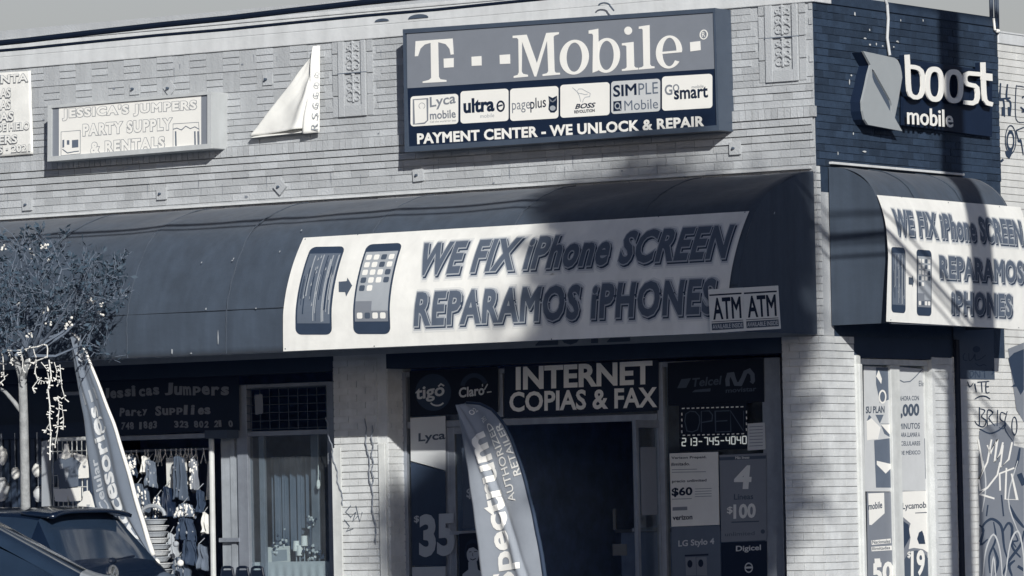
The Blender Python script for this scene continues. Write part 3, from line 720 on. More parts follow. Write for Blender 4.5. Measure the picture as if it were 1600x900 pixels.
b.build('door', mat('grey_door', (150, 156, 162), var=.15, scale=6, streak=.15), bld); b = MB(); b.sbox(PG, gx(346), gx(377), 1.17, 1.21, .022, .06); b.build('push_bar', X['alu'], bld)
b = MB(); b.tube([PG.pt(gx(340), .13, .1), PG.pt(gx(340, 690), zj + .02, .1)], .028, 10); b.build('door_post', X['frame_white'], bld)
b = MB(); b.sbox(PG, gx(345), gx(380), zj - .03, zj + .05, .06, .25); b.build('shutter_box', X['g75'], bld)
# far left: ribbed roller shutter
b = MB(); x = BL + .4; xe = gx(165, 700)
while x < xe - 1.0 + .9:
    b.box(x, x + .055, .24, .29, .14, 2.25); b.box(x + .055, x + .085, .27, .29, .14, 2.25); x += .085
b.build('folding_shutter', X['frame_dark'], bld)
b = MB(); b.box(BL + .4, xe, .18, .32, 2.251, 2.4); b.build('shutter_box', X['g50'], bld)

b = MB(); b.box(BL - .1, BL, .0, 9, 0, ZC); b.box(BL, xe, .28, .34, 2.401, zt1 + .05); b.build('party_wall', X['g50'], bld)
# --- side window with posters behind glass
PW = Flat('S', -.07)
zw = PW.hit(1400, 571)[1]; ya, yb = yP + .10, y0 - .05
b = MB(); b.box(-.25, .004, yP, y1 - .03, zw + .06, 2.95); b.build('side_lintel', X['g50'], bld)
b = MB(); b.sbox(PW, ya, yb, zw, zw + .055, -.03, .04); m0, m1 = PW.hit(1388, 720)[0], PW.hit(1402, 720)[0]; b.sbox(PW, m0, m1, .13, zw - .001, -.03, .05); b.sbox(PW, ya, yb, .131, .4, -.028, .03); b.sbox(PW, yb - .06, yb, .401, zw - .001, -.028, .035)
b.build('shopfront_frame', X['frame_white'], bld, bevel=.004)
b = MB(); b.sbox(PW, ya, m0, .4, zw, -.004, .004); b.build('window', X['glass'], bld)
b = MB(); b.sbox(PW, m1, yb, .4, zw, -.004, .004); b.build('window', X['glass'], bld)
b = MB(); b.box(-.6, -.58, ya - .05, yb + .05, .14, 2.9); b.build('inner_wall', X['room_dark'], bld)
# ================================================================== large box sign with serif lettering
def rectq(su, tl, tr, br, bl):
    """surface coordinates of a bilinear quad -> function (u, v) with v up"""
    A, B, C, D = (Vector(su.hit(*p)) for p in (bl, br, tr, tl))
    return lambda u, v: (A * (1 - u) + B * u) * (1 - v) + (D * (1 - u) + C * u) * v
TD = .265
ST = Flat('F', TD)
t = thing('box_sign', 'big dark box sign with large white serif lettering above six small white cards', 'sign', ST.pt(*ST.hit(880, 235)))
q = rectq(ST, (631, 46), (1119, 12.5), (1125, 204), (634, 238))
c4 = [q(0, 0), q(1, 0), q(1, 1), q(0, 1)]
b = MB(); b.flat(ST, [[tuple(p) for p in c4]], -TD + .01, TD - .012); b.build('cabinet', X['metal_dark'], t, bevel=.006)
b = MB()
iw, ih = .007, .022
def qr(m, u0, v0, u1, v1, h, th): m.flat(ST, [[tuple(q(u0, v0)), tuple(q(u1, v0)), tuple(q(u1, v1)), tuple(q(u0, v1))]], h, th)
qr(b, 0, 0, 1, ih * 2, -.001, .02); qr(b, 0, 1 - ih * 1.6, 1, 1, -.001, .02); qr(b, 0, ih * 2, iw, 1 - ih * 1.6, -.0012, .019); qr(b, 1 - iw, ih * 2, 1, 1 - ih * 1.6, -.0012, .019)
b.build('cabinet_frame', X['metal_dark'], t, bevel=.003)
b = MB(); b.poly(ST, [(637, 133), (1117, 103), (1122, 203), (640, 232)], .001, .002); b.build('lower_panel', X['navy'], t)
b = MB(); b.poly(ST, [(636, 52), (1116.5, 17), (1117, 107.5), (637, 138)], .0035, .002); b.build('upper_panel', X['g130'], t)
b = MB(); h = .006
def zs_(pts, ox, oy, s): return [(ox + x / s, oy + y / s) for x, y in pts]
b.poly(ST, zs_([(62, 212), (418, 186), (428, 338), (400, 342), (388, 285), (350, 240), (278, 222), (285, 555), (300, 578), (358, 585), (358, 602), (130, 614), (130, 600), (190, 585), (212, 565), (207, 228), (150, 245), (108, 285), (85, 355), (55, 358)], 640, 30, 6.154), h, .003)
for sq_ in ([(332, 380), (428, 374), (428, 462), (335, 468)], [(600, 362), (695, 355), (697, 445), (602, 450)], [(870, 345), (970, 338), (972, 428), (873, 432)]): b.poly(ST, zs_(sq_, 640, 30, 6.154), h + .0005, .003)
b.poly(ST, zs_([(995, 160), (1130, 149), (1228, 425), (1318, 133), (1440, 125), (1438, 145), (1400, 157), (1388, 172), (1398, 500), (1410, 515), (1450, 515), (1450, 533), (1283, 547), (1283, 530), (1325, 520), (1338, 500), (1326, 205), (1222, 552), (1205, 552), (1085, 215), (1082, 505), (1095, 525), (1142, 535), (1142, 553), (1005, 565), (1005, 548), (1045, 535), (1055, 510), (1050, 195), (1038, 182), (995, 182)], 640, 30, 6.154), h, .003)
o_ = lambda cx, cy, rx, ry, ix, iy, **k: b.ring(ST, 860 + cx / 3.6, cy / 3.6, (rx / 3.6, ry / 3.6), (ix / 3.6, iy / 3.6), k.pop('hh', h), .003, sk=-.07, **k)
o_(137, 322, 82, 98, 44, 82)
z36 = lambda l: zs_(l, 860, 0, 3.6)
b.poly(ST, z36([(218, 172), (272, 162), (276, 395), (262, 402), (240, 410), (243, 200), (238, 190), (218, 190)]), h + .001, .003)
o_(318, 312, 76, 98, 41, 82, hh=h)
b.disc(ST, 860 + 440 / 3.6, 173 / 3.6, 22 / 3.6, 23 / 3.6, h, .003)
b.poly(ST, z36([(405, 244), (470, 236), (474, 372), (482, 380), (496, 382), (496, 392), (405, 400), (405, 390), (424, 386), (432, 378), (430, 262), (424, 256), (405, 256)]), h, .003)
b.poly(ST, z36([(500, 150), (560, 141), (563, 362), (570, 372), (588, 374), (588, 384), (500, 392), (500, 382), (518, 378), (526, 370), (522, 168), (516, 162), (500, 163)]), h, .003)
o_(670, 293, 74, 93, 40, 80, a0=2, a1=322, ic=(2 / 3.6, 0))
b.poly(ST, z36([(632, 292), (742, 282), (742, 294), (632, 304)]), h + .0005, .003)
b.poly(ST, z36([(788, 238), (845, 231), (848, 282), (790, 290)]), h, .003)
o_(865, 195, 23, 28, 17, 22); b.text(ST, 'R', (1097.5, 58), (1102.5, 57.4), (1097.2, 50), h, bold=.0)
b.build('serif_lettering', X['white'], t)
b = MB(); b.text(ST, 'PAYMENT CENTER - WE UNLOCK & REPAIR', (652.5, 225.5), (1101.5, 198.5), (652, 208.5), .004, bold=.045, th=.002, spc=1.05)
b.build('capital_lettering', X['white'], t)
cards = [(642, 716.5, 150.5, 197.5), (720, 795, 142.5, 193), (797.5, 873, 138.5, 189), (876, 953, 132.5, 184), (955.5, 1032, 127, 178), (1035, 1113.5, 119.5, 173)]
for i, (l, r, tp, bt) in enumerate(cards):
    dy = -.052 * (r - l); rr = 5; P = []
    for cx, cy, a in ((r - rr, tp + rr + dy, 0), (l + rr, tp + rr, 90), (l + rr, bt - rr, 180), (r - rr, bt - rr + dy, 270)):
        P += [(cx + rr * cos(R(a + k * 22.5)), cy - rr * sin(R(a + k * 22.5))) for k in range(5)]
    b = MB(); b.poly(ST, P, .004, .002); c = b.build('logo_card', X['g200'] if i == 4 else X['white'], t); c['_o'] = t['_o']
    g, k, mg = MB(), MB(), MB(); h = .0075
    if i == 0:
        mg.text(ST, 'Lyca', (672.5, 173), (713, 166), (672, 152), h, bold=.02); mg.text(ST, 'mobile', (672.5, 187), (713, 184), (672, 174), h, bold=.025); mg.text(ST, 'Call the world for less', (672.5, 192), (713, 189.5), (672.5, 189), h)
        P = zs_([(45, 105), (190, 95), (192, 320), (160, 350), (50, 360)], 640, 140, 6.667); mg.stroke(ST, P, 2.2, h, closed=True); mg.ring(ST, 660, 165.5, (5, 5), (4.3, 4.3), h, a0=-60, a1=240)
    elif i == 1:
        k.text(ST, 'ultra', (725, 177.5), (773.5, 174), (724.5, 154.5), h, bold=.05); k.ring(ST, 783, 166, (6.6, 9), (4, 6), h, sk=-.05); k.stroke(ST, [(779, 166), (786, 164)], 2.4, h + .0005); g.text(ST, 'mobile', (751, 184.5), (773, 183), (751, 178.5), h)
    elif i == 2:
        mg.text(ST, 'page', (801, 177), (829.5, 175), (800.5, 161), h); k.text(ST, 'plus', (829.5, 176), (854, 172.5), (829, 154), h, bold=.01)
        k.poly(ST, [(857.5, 150), (864, 153), (871, 149.5), (871.5, 158), (871, 172), (867, 176), (861, 176), (857.5, 171), (858.5, 160)], h); g.disc(ST, 864.3, 169, 4.5, 4, h + .001); mg.poly(ST, [(858.5, 153), (864, 158.5), (870.5, 152.5), (869, 157), (864.5, 160), (860, 158)], h + .001)
    elif i == 3:
        k.text(ST, 'BOSS', (899, 170.5), (930.5, 168), (900, 162.5), h, bold=.04, shear=.2); k.text(ST, 'REVOLUTION', (898, 177.5), (930, 175), (898, 172.5), h, bold=.04)
        for l_ in ([(895, 137), (902, 143), (905, 139), (910, 139), (917, 143), (923, 146), (922, 151), (915, 152), (912, 156), (911, 160)], [(902, 143), (906, 150), (908, 159)], [(908, 146), (915, 148), (919, 147)], [(898, 139), (905, 146), (912, 147)]): g.stroke(ST, l_, .9, h)
    elif i == 4:
        k.text(ST, 'SIM', (959, 152), (995.5, 148.5), (958.5, 133.5), h, bold=.03); mg.text(ST, 'PLE', (998.5, 148.5), (1029, 146), (998, 130.5), h); mg.text(ST, 'Mobile', (976.5, 173), (1029, 169.5), (976, 157.5), h)
        k.poly(ST, [(959, 158.5), (971.5, 157.5), (972, 173), (959, 174)], h); g.ring(ST, 965.5, 165.5, (4.5, 5.5), (2.8, 3.4), h + .0005); g.stroke(ST, [(968, 168), (972, 173)], 1.6, h + .001)
    else:
        mg.text(ST, 'G', (1039.5, 149), (1051.5, 148.5), (1039, 132.5), h, bold=.03); mg.ring(ST, 1057, 137.5, (5, 6), (3, 4), h); k.text(ST, 'smart', (1054, 156), (1107, 152.5), (1053.5, 138), h, bold=.03); mg.text(ST, 'mobile', (1081.5, 138.5), (1100, 137), (1081.5, 133.5), h)
    for m_, nm, mt in ((g, 'pale_print', 'g165'), (mg, 'grey_print', 'g100' if i == 4 else 'g130'), (k, 'dark_print', 'navy')):
        if m_.v: m_.build(nm, X[mt], c)
    for ch in c.children: ch.location = ch.location
b = MB(); n = 12
b.tube([FR.pt(*FR.hit(955 + 9 * cos(R(170 - 15 * k)), 11 - 5 * sin(R(170 - 15 * k))), .12) for k in range(n)] + [FR.pt(*FR.hit(970, 18), .12)], .008, 6); b.build('conduit', X['g75'], t)

# ================================================================== channel letters on the dark side wall
SB = Flat('S', .13)
t = thing('channel_letter_sign', 'grey leaf shaped emblem with rounded white letters on the dark brick side wall', 'sign', SB.pt(*SB.hit(1440, 205)))
b = MB(); b.poly(Flat('S', .03), [(1407, 92), (1546, 112), (1546, 214), (1407, 196)], 0, .03); b.build('letter_shade_panel', X['navy'], t, bevel=.006)  # added navy slab, stands in for the shadow the letters cast on the wall
E6 = lambda l: zs_(l, 1330, 70, 6.0)
b = MB(); b.poly(SB, E6([(105, 60), (395, 122), (428, 145), (452, 195), (466, 260), (470, 305), (460, 370), (430, 540), (400, 685), (470, 810), (150, 750), (118, 700), (100, 620), (95, 530), (130, 380), (150, 280), (175, 190)]), -.012, .022, [E6([(186, 228), (205, 243), (360, 520), (375, 570), (376, 634), (355, 622), (205, 350), (190, 305)])])
e = b.build('emblem', mat('grey_acrylic', (160, 165, 167), var=.03, rough=.4), t, bevel=.002)
b = MB(); b.poly(SB, E6([(112, 68), (395, 126), (424, 148), (448, 195), (462, 260), (466, 305), (456, 370), (426, 540), (397, 685), (462, 800), (152, 744), (122, 698), (104, 620), (99, 530), (134, 380), (153, 280), (180, 192)]), -.125, .112); b.build('emblem_return', X['navy'], t)
b = MB(); b.poly(Flat('S', .118), E6([(180, 220), (210, 240), (365, 515), (380, 570), (380, 640), (350, 625), (200, 350), (184, 305)]), 0, .001); b.build('emblem_slot', X['g75'], t)
q6 = lambda l: zs_(l, 1400, 80, 6.43)
for nm_, mt_, hh_, t_, wk in (('rounded_letters', 'white', -.012, .014, 1.0), ('letter_return', 'navy', -.07, .056, .88)):
    b = MB()
    b.stroke(SB, q6([(115, 35), (122, 150), (128, 330), (135, 400), (150, 440), (180, 462), (215, 464), (245, 450), (265, 415), (275, 350), (272, 250), (255, 200), (225, 172), (190, 160), (146, 156)]), 6.6 * wk, hh_, t_)
    b.ring(SB, 1400 + 390 / 6.43, 80 + 332 / 6.43, (14.4, 27.5), (7.6, 19.5), hh_, t_, p=2.5, sk=.06)
    b.ring(SB, 1400 + 582 / 6.43, 80 + 352 / 6.43, (14.4, 26.5), (7.6, 18.5), hh_ + .0015, t_, p=2.5, sk=.06)
    b.stroke(SB, q6([(850, 232), (730, 222), (700, 236), (690, 268), (695, 305), (715, 330), (750, 340), (790, 348), (812, 370), (820, 420), (818, 470), (805, 505), (770, 522), (682, 514)]), 6.6 * wk, hh_ + .003, t_)
    b.stroke(SB, q6([(873, 112), (878, 300), (884, 430), (892, 490), (915, 522), (968, 536)]), 6.6 * wk, hh_ + .0045, t_); b.poly(SB, q6([(851, 215), (962, 228), (964, 300), (853, 288)]), hh_ + .0055, t_)
    b.build(nm_, X[mt_], t)
b = MB(); b.text(SB, 'mobile', (1418.3, 194), (1489.8, 199.5), (1417.6, 166.5), -.006, bold=.012, th=.006); b.build('small_letters', X['white'], t)
b = MB(); P = [(1375, -30), (1379, 0), (1382, 8), (1383.5, 30), (1382, 60), (1383, 87)]
b.tube([SD.pt(*SD.hit(x, y), .03 + (.02 if i > 4 else 0)) for i, (x, y) in enumerate(P)], .014, 8)
tag(b.build('power_cable', X['g200']), 'pale cable hanging down the dark brick wall to the leaf emblem', 'cable')

# ================================================================== pale box sign on the left
SJ = Flat('F', .265)
t = thing('box_sign', 'pale metal box sign with outlined white lettering and two little pictures', 'sign', SJ.pt(*SJ.hit(200, 252)))
q = rectq(SJ, (76, 165), (331, 143), (331, 232), (75.5, 252.5))
b = MB(); b.flat(SJ, [[tuple(q(0, 0)), tuple(q(1, 0)), tuple(q(1, 1)), tuple(q(0, 1))]], -.255, .24); b.build('cabinet', X['metal_pale'], t, bevel=.01)
b = MB()
def jr(m, u0, v0, u1, v1, h, th): m.flat(SJ, [[tuple(q(u0, v0)), tuple(q(u1, v0)), tuple(q(u1, v1)), tuple(q(u0, v1))]], h, th)
jr(b, 0, 0, 1, .085, -.014, .03); jr(b, 0, .950, 1, 1, -.014, .03); jr(b, 0, .085, .022, .950, -.0142, .029); jr(b, .978, .085, 1, .950, -.0142, .029); b.build('cabinet_frame', X['metal_pale'], t, bevel=.004)
b = MB(); jr(b, .022, .085, .978, .950, -.012, .003); b.build('side_panel', X['g130'], t)
b = MB(); b.poly(SJ, [(91.5, 168), (313.5, 149.5), (313.5, 229), (91.5, 246.5)], -.008, .002); b.build('face', X['white'], t)
o, k, wf = MB(), MB(), MB()
for s_, lb, rb, lt in (("JESSICA'S JUMPERS", (97, 189), (307, 175), (97, 170)), ('PARTY SUPPLY', (129, 213), (269, 203), (129, 194)), ('& RENTALS', (141, 241), (257, 232), (141, 222))):
    o.text(SJ, s_, lb, rb, lt, -.004, bold=.105, ref=.07, spc=1.2); wf.text(SJ, s_, lb, rb, lt, -.002, bold=.06, ref=.07, spc=1.2)
o.build('letter_outline', X['g130'], t); wf.build('letter_fill', X['white'], t)
b = MB(); b.stroke(SJ, [(95, 206), (125, 203.5), (125, 240), (95, 243)], .8, -.004, closed=True); b.stroke(SJ, [(270, 193.5), (310, 191), (312, 228), (270, 231)], .8, -.004, closed=True); b.build('picture_border', X['g130'], t)
b = MB()
for l in ([(97, 219), (100, 218), (100, 230), (97, 231)], [(112, 219), (122, 218), (122, 230), (112, 231)], [(104, 219), (108, 219), (108, 226), (104, 226)]): b.poly(SJ, l, -.0045)
b.stroke(SJ, [(97, 233), (105, 239), (115, 237), (123, 236)], 1.5, -.0045)
for x in (274, 304, 309): b.stroke(SJ, [(x, 205), (x + .5, 228)], 2.4, -.0045)
b.stroke(SJ, [(270, 202), (276, 200), (283, 203), (290, 197), (297, 201), (304, 198), (311, 202)], 1.2, -.004)
b.build('picture', X['g100'], t)

# ================================================================== banners on the upper wall
SV = Flat('F', .035)
t = thing('vinyl_banner', 'white vinyl banner with several lines of text, cut off by the left edge', 'banner', SV.pt(*SV.hit(10, 240)))
q = rectq(SV, (-150, 123), (48, 110.5), (52, 240.5), (-150, 256))
b = MB(); b.grid(lambda u, v: SV.pt(*q(u, v), .012 * noise.noise(Vector((u * 9, v * 6, 1)))), 40, 24); b.build('sheet', X['vinyl'], t, smooth=True, solid=.002)
o, f = MB(), MB(); SV2 = Flat('F', .05)
for s_, l, r, tp, bt in (('ENTA', -9, 44, 117, 130), ('AS', 0, 17, 138, 153), ('AS', 0, 17, 156.5, 171.5), ('PAS', -9, 21.5, 175.5, 190.5), ('DE HIELO', -4, 46, 192.5, 205), ('PERS', -12, 27, 212, 225.5), ('AS · 2021', -14, 47, 228, 239.5)):
    dy = -.07 * (r - l)
    o.text(SV2, s_, (l, bt - dy * .3), (r, bt + dy * .7), (l, tp - dy * .3), .0, bold=.07, ref=.045); f.text(SV2, s_, (l, bt - dy * .3), (r, bt + dy * .7), (l, tp - dy * .3), .002, bold=.03, ref=.045)
o.build('letter_outline', X['g130'], t); f.build('letter_fill', X['vinyl'], t)

t = thing('folded_banner', 'white banner fallen into a triangle between the pale box sign and the ornament', 'banner', SV.pt(*SV.hit(450, 210)))
A, B_, C_ = (Vector(SV.hit(*p)) for p in ((501, 71.5), (491, 200), (397.5, 213.5)))
def tri(u, v):
    p = A * (1 - v) + (C_ * (1 - u) + B_ * u) * v
    fold = .05 * exp(-((u - .80) / .10) ** 2) * (.3 + v) * (1.25 - v * .7) + .022 * sin(u * 7 + v * 3) * v + .018 * noise.noise(Vector((u * 4, v * 5, 2)))
    return SV.pt(p.x, p.y, .03 + fold + .05 * v ** 3)
b = MB(); b.grid(tri, 34, 34); b.build('sheet', X['vinyl'], t, smooth=True, solid=.002)
b = MB(); q = rectq(SV, (496, 73), (502.5, 71.5), (504.5, 207), (482, 210)); b.grid(lambda u, v: SV.pt(*q(u, v), .10 - .045 * u + .015 * sin(v * 9) * (1 - u) - .03 * v), 8, 30); b.build('hanging_edge', X['vinyl'], t, smooth=True, solid=.002)
b = MB(); q = rectq(SV, (399, 208), (490, 199), (483, 207), (397, 216.5)); b.grid(lambda u, v: SV.pt(*q(u, v), .02 + .05 * (1 - v)), 20, 4); b.build('lower_hem', X['vinyl'], t, smooth=True, solid=.002)
b = MB(); SE = Flat('F', .12)
for i, ch in enumerate('RSGGOO'):
    y = 203 - i * 17; x0, x1 = 486 + i * 1.2, 497.5 + i * .3; k = .9 - i * .1
    b.text(SE, ch, (x1, y), (x1, y - 12 * k), (x0, y), 0, bold=-.006)
b.build('faint_lettering', X['g165'], t)

# ================================================================== banners on the awnings
def phone(t, su, tl, tr, br, bl, broken, nm):
    q = rectq(su, tl, tr, br, bl)
    def rq(u0, v0, u1, v1, r=0.0, n=5):
        asp = .42
        if not r: return [tuple(q(u0, v0)), tuple(q(u1, v0)), tuple(q(u1, v1)), tuple(q(u0, v1))]
        P = []
        for cx, cy, a in ((u1 - r, v1 - r * asp, 0), (u0 + r, v1 - r * asp, 90), (u0 + r, v0 + r * asp, 180), (u1 - r, v0 + r * asp, 270)):
            P += [tuple(q(cx + r * cos(R(a + 90 * k / n)), cy + r * asp * sin(R(a + 90 * k / n)))) for k in range(n + 1)]
        return P
    b = MB(); b.flat(su, [rq(0, 0, 1, 1, .16)], .013); p = b.build('phone_picture', X['g50'], t)
    if broken:
        b = MB(); b.flat(su, [rq(.05, .12, .95, .91)], .0145); b.build('screen', X['g100'], p)
        g, k = MB(), MB(); rnd = random.Random(5)
        for i in range(26):
            x = .06 + .86 * rnd.random(); w_ = .01 + .025 * rnd.random(); y0_, y1_ = .13 + .3 * rnd.random(), .6 + .3 * rnd.random()
            (g if rnd.random() < .6 else k).flat(su, [rq(x, y0_, min(x + w_, .94), y1_)], .0155 + i * .00012)
        for i in range(14):
            x, y = .1 + .8 * rnd.random(), .2 + .65 * rnd.random(); g.flat(su, [[tuple(q(x, y)), tuple(q(x + .04, y + .015)), tuple(q(x + .02, y + .05))]], .0192 + i * .0001)
        g.build('screen_streaks', X['g165'], p); k.build('crack', X['g50'], p)
    else:
        b = MB(); b.flat(su, [rq(.05, .13, .95, .90)], .0145); b.build('screen', X['g165'], p)
        b = MB(); b.flat(su, [rq(.05, .13, .95, .24)], .0152); b.flat(su, [rq(.05, .24, .5, .34)], .0151); b.build('screen_shade', X['g130'], p)
        g, k = MB(), MB(); rnd = random.Random(9)
        for r_ in range(6):
            for c in range(4):
                if r_ == 4 and c > 1: continue
                u = .11 + c * .21; v = .80 - r_ * .088 if r_ < 5 else .16
                m_ = k if (c + r_ * 3) % 7 in (2, 5) else g
                m_.flat(su, [rq(u, v, u + .15, v + .062, .035, 3)], .0165)
        g.build('app_icon', X['white'], p); k.build('dark_app_icon', X['g75'], p)
def awning_banner(su, corners, lines, phones, arrow, label, ends):
    tl, tr, br, bl = corners
    t = thing('awning_banner', label, 'banner', su.pt(*su.hit(*bl)))
    q = rectq(su, tl, tr, br, bl); b = MB()
    def f(u, v):
        p = q(u, v); return su.pt(p.x, p.y, .010 + .0015 * noise.noise(Vector((p.x * 3, p.y * 3, 0))))
    b.grid(f, 60, 24); b.build('sheet', X['vinyl'], t, smooth=True)
    L = [MB() for _ in range(6)]
    for s_, lb, rb, lt, sh, spc in lines:
        for m_, bold, h, off in ((L[0], .19, .0118, (2.2, 2.4)), (L[1], .13, .0126, (2.2, 2.6)), (L[2], .08, .0134, (2.0, 2.6)), (L[3], .085, .0142, (0, 0)), (L[4], .045, .015, (0, 0))):
            m_.text(su, s_, lb, rb, lt, h, bold=bold, shear=sh, ref=.07, off=off, spc=spc + .06)
    for m_, nm, mt in zip(L, ('soft_shadow', 'inner_shadow', 'letter_shadow', 'letter_outline', 'letter_fill'), ('soft1', 'soft2', 'g50', 'g165', 'g85')): m_.build(nm, X[mt], t)
    for c, br_ in zip(phones, (True, False)): phone(t, su, *c, br_, 'phone')
    b = MB(); b.poly(su, arrow, .013); b.build('arrow', X['g75'], t)
    b = MB()
    for p in ends: a, c = su.hit(*p); b.flat(su, [[(a + .007 * cos(i), c + .007 * sin(i)) for i in range(6)]], .0135)
    b.build('eyelet', X['g75'], t)
    return t
awning_banner(AF, ((475, 372.5), (1171.5, 331), (1139, 519.5), (443.5, 549)),
    [('WE FIX iPhone SCREEN', (651, 433.5), (1139, 406), (664, 380), .12, 1.06), ('REPARAMOS iPHONES', (647, 512), (1118, 492), (653, 455.5), 0, 1.1)],
    [((487, 387), (541, 386), (520, 523), (463, 523)), ((575, 383), (630.5, 380.5), (611.5, 522), (553.5, 522))],
    [(530.5, 441), (543, 440), (544, 434.5), (551.5, 447), (542, 464), (540.5, 457), (530.5, 457)],
    'wide white banner with bold shaded lettering on the long front awning', [(478, 375), (560, 368), (750, 356), (1030, 340), (1165, 333), (447, 545), (586, 541), (863, 530)])
awning_banner(AS_, ((1368.7, 305.5), (1593, 324.5), (1600.5, 515), (1383, 502.5)),
    [('WE FIX iPhone SCREEN', (1395, 368), (1596, 385), (1390, 326), -.05, 1.06), ('REPARAMOS', (1466, 436), (1597.5, 444.5), (1464.5, 398), 0, 1.1), ('iPHONES', (1484, 491.5), (1579, 496.5), (1484, 453), 0, 1.1)],
    [((1390, 386), (1412, 387.5), (1413, 489.5), (1391, 488)), ((1429.6, 390), (1453, 391.7), (1453.4, 494), (1430.6, 493))],
    [(1418, 433), (1423, 434), (1423.5, 430), (1426, 440), (1424, 449), (1423.5, 445), (1418, 444.5)],
    'white banner with bold shaded lettering on the short side awning', [(1407, 309), (1480, 317.5), (1560, 324), (1390, 500), (1590, 512)])

# ================================================================== paired ATM plates at the awning's end
SA = Flat('F', 1.45)
for (l, r, tl, bl, label) in ((1107.5, 1161, 452.5, 520.5, 'white ATM plate on the banner corner, left one of the pair'), (1161.5, 1216, 449.5, 517, 'white ATM plate past the awning end, right one of the pair')):
    dx = 4.2; dy = -3.3
    t = thing('atm_plate', label, 'sign', SA.pt(*SA.hit(l, bl)), 'twin plates at the awning end')
    q = rectq(SA, (l, tl), (r, tl + dy), (r + dx, bl + dy), (l + dx * .9, bl))
    Q = lambda u0, v0, u1, v1: [tuple(q(u0, v0)), tuple(q(u1, v0)), tuple(q(u1, v1)), tuple(q(u0, v1))]
    b = MB(); b.flat(SA, [Q(0, 0, 1, 1)], 0, .012); b.build('plate', X['cream'], t, bevel=.002)
    b = MB(); b.flat(SA, [Q(.03, .85, .97, .885)], .0135); b.flat(SA, [Q(.05, .245, .97, .26)], .0135)
    lx = lambda u, v: (l + (r - l) * u + dx * (1 - v), tl + (bl - tl) * (1 - v) + dy * u)
    b.text(SA, 'ATM', lx(.1, .30), lx(.93, .30), lx(.1, .80), .0135, bold=.03); b.build('lettering', X['navy'], t)
    b = MB(); b.flat(SA, [Q(.05, .06, .97, .22)], .0135); b.build('strip', X['g75'], t)
    b = MB(); b.text(SA, 'AVAILABLE INSIDE', lx(.07, .09), lx(.95, .09), lx(.07, .19), .015, bold=.02); b.build('small_lettering', X['g200'], t)
    b = MB(); b.tube([SA.pt(*q(.5, .95), -.004), AF.pt(*AF.hit(*lx(.5, .6)), -.01)], .008, 6); b.build('bracket', X['alu'], t)

# ================================================================== signs and posters on the phone shop glass
def panel(su, corners, label, cat, m, name='poster', h=.008, th=.003):
    t = thing(name, label, cat, su.pt(*su.hit(*corners[3])))
    b = MB(); b.poly(su, corners, h, th); b.build('sheet', X[m], t); t['_h'] = h + th + .0012
    return t
def pr(t, su, name, m, *items):
    b = MB(); h = t['_h']
    for it in items:
        if it[0] == 'T': b.text(su, it[1], it[2], it[3], it[4], h, bold=it[5] if len(it) > 5 else .02)
        elif it[0] == 'P': b.poly(su, it[1], h - (.0006 if len(it) > 2 else 0))
        elif it[0] == 'S': b.stroke(su, it[1], it[2], h)
        elif it[0] == 'R': b.ring(su, *it[1:4], it[4], h, **(it[5] if len(it) > 5 else {}))
        elif it[0] == 'D': b.disc(su, *it[1:5], h)
    return b.build(name, X[m], t)
P1 = Flat('F', -.26)
t = panel(P1, [(789, 573), (1030, 562), (1030, 641), (789, 653)], 'dark transom sign with two rows of white capitals above the open doorway', 'sign', 'navy', 'transom_sign')
pr(t, P1, 'lettering', 'white', ('T', 'INTERNET', (807, 609.5), (1020.5, 600), (807, 573.5), .045), ('T', 'COPIAS & FAX', (797, 644), (1028, 636.5), (797, 612.5), .035))
t = panel(P1, [(641, 580), (779, 573), (779, 644), (642, 651)], 'dark upper window panel with two round logos left of the transom sign', 'sign', 'ink', 'window_sign')
b = MB(); b.disc(P1, 678, 613, 28, 29, t['_h'] - .0006); b.ring(P1, 742, 606, (22, 23), (15, 16), t['_h'] - .0006, a0=20, a1=170); b.build('round_logo', X['g50'], t)
pr(t, P1, 'lettering', 'g200', ('T', 'tigo', (650.5, 631), (696, 624), (650, 606), .03), ('S', [(686, 604), (690, 600), (695, 603)], 2.4), ('R', 684, 626, (12, 9), (9.5, 6.5), dict(a0=205, a1=335)), ('T', 'Claro', (718, 622), (758, 617), (718, 606), .035), ('S', [(758, 609), (763, 600)], 1.8), ('S', [(762, 613), (769, 612)], 1.8), ('S', [(755, 604), (755, 600)], 1.6))
t = panel(P1, [(642, 653), (697, 650), (697, 735), (643, 720)], 'pale poster with a carrier name in the narrow left window', 'poster', 'g200')
pr(t, P1, 'lettering', 'g75', ('T', 'Lyca', (655, 694), (697, 690), (655, 677), .03))
t = panel(P1, [(643, 722), (697, 737), (698, 884), (645, 884)], 'dark price poster with a huge 35 in the narrow left window', 'poster', 'g50')
pr(t, P1, 'lettering', 'g165', ('T', '35', (656, 871), (712, 868), (656, 804), .06), ('T', '$', (648, 818), (656, 817), (648, 806), .03))
t = panel(P1, [(645, 886), (697, 885), (698, 960), (645, 960)], 'pale poster below the huge 35 in the narrow left window', 'poster', 'g165')
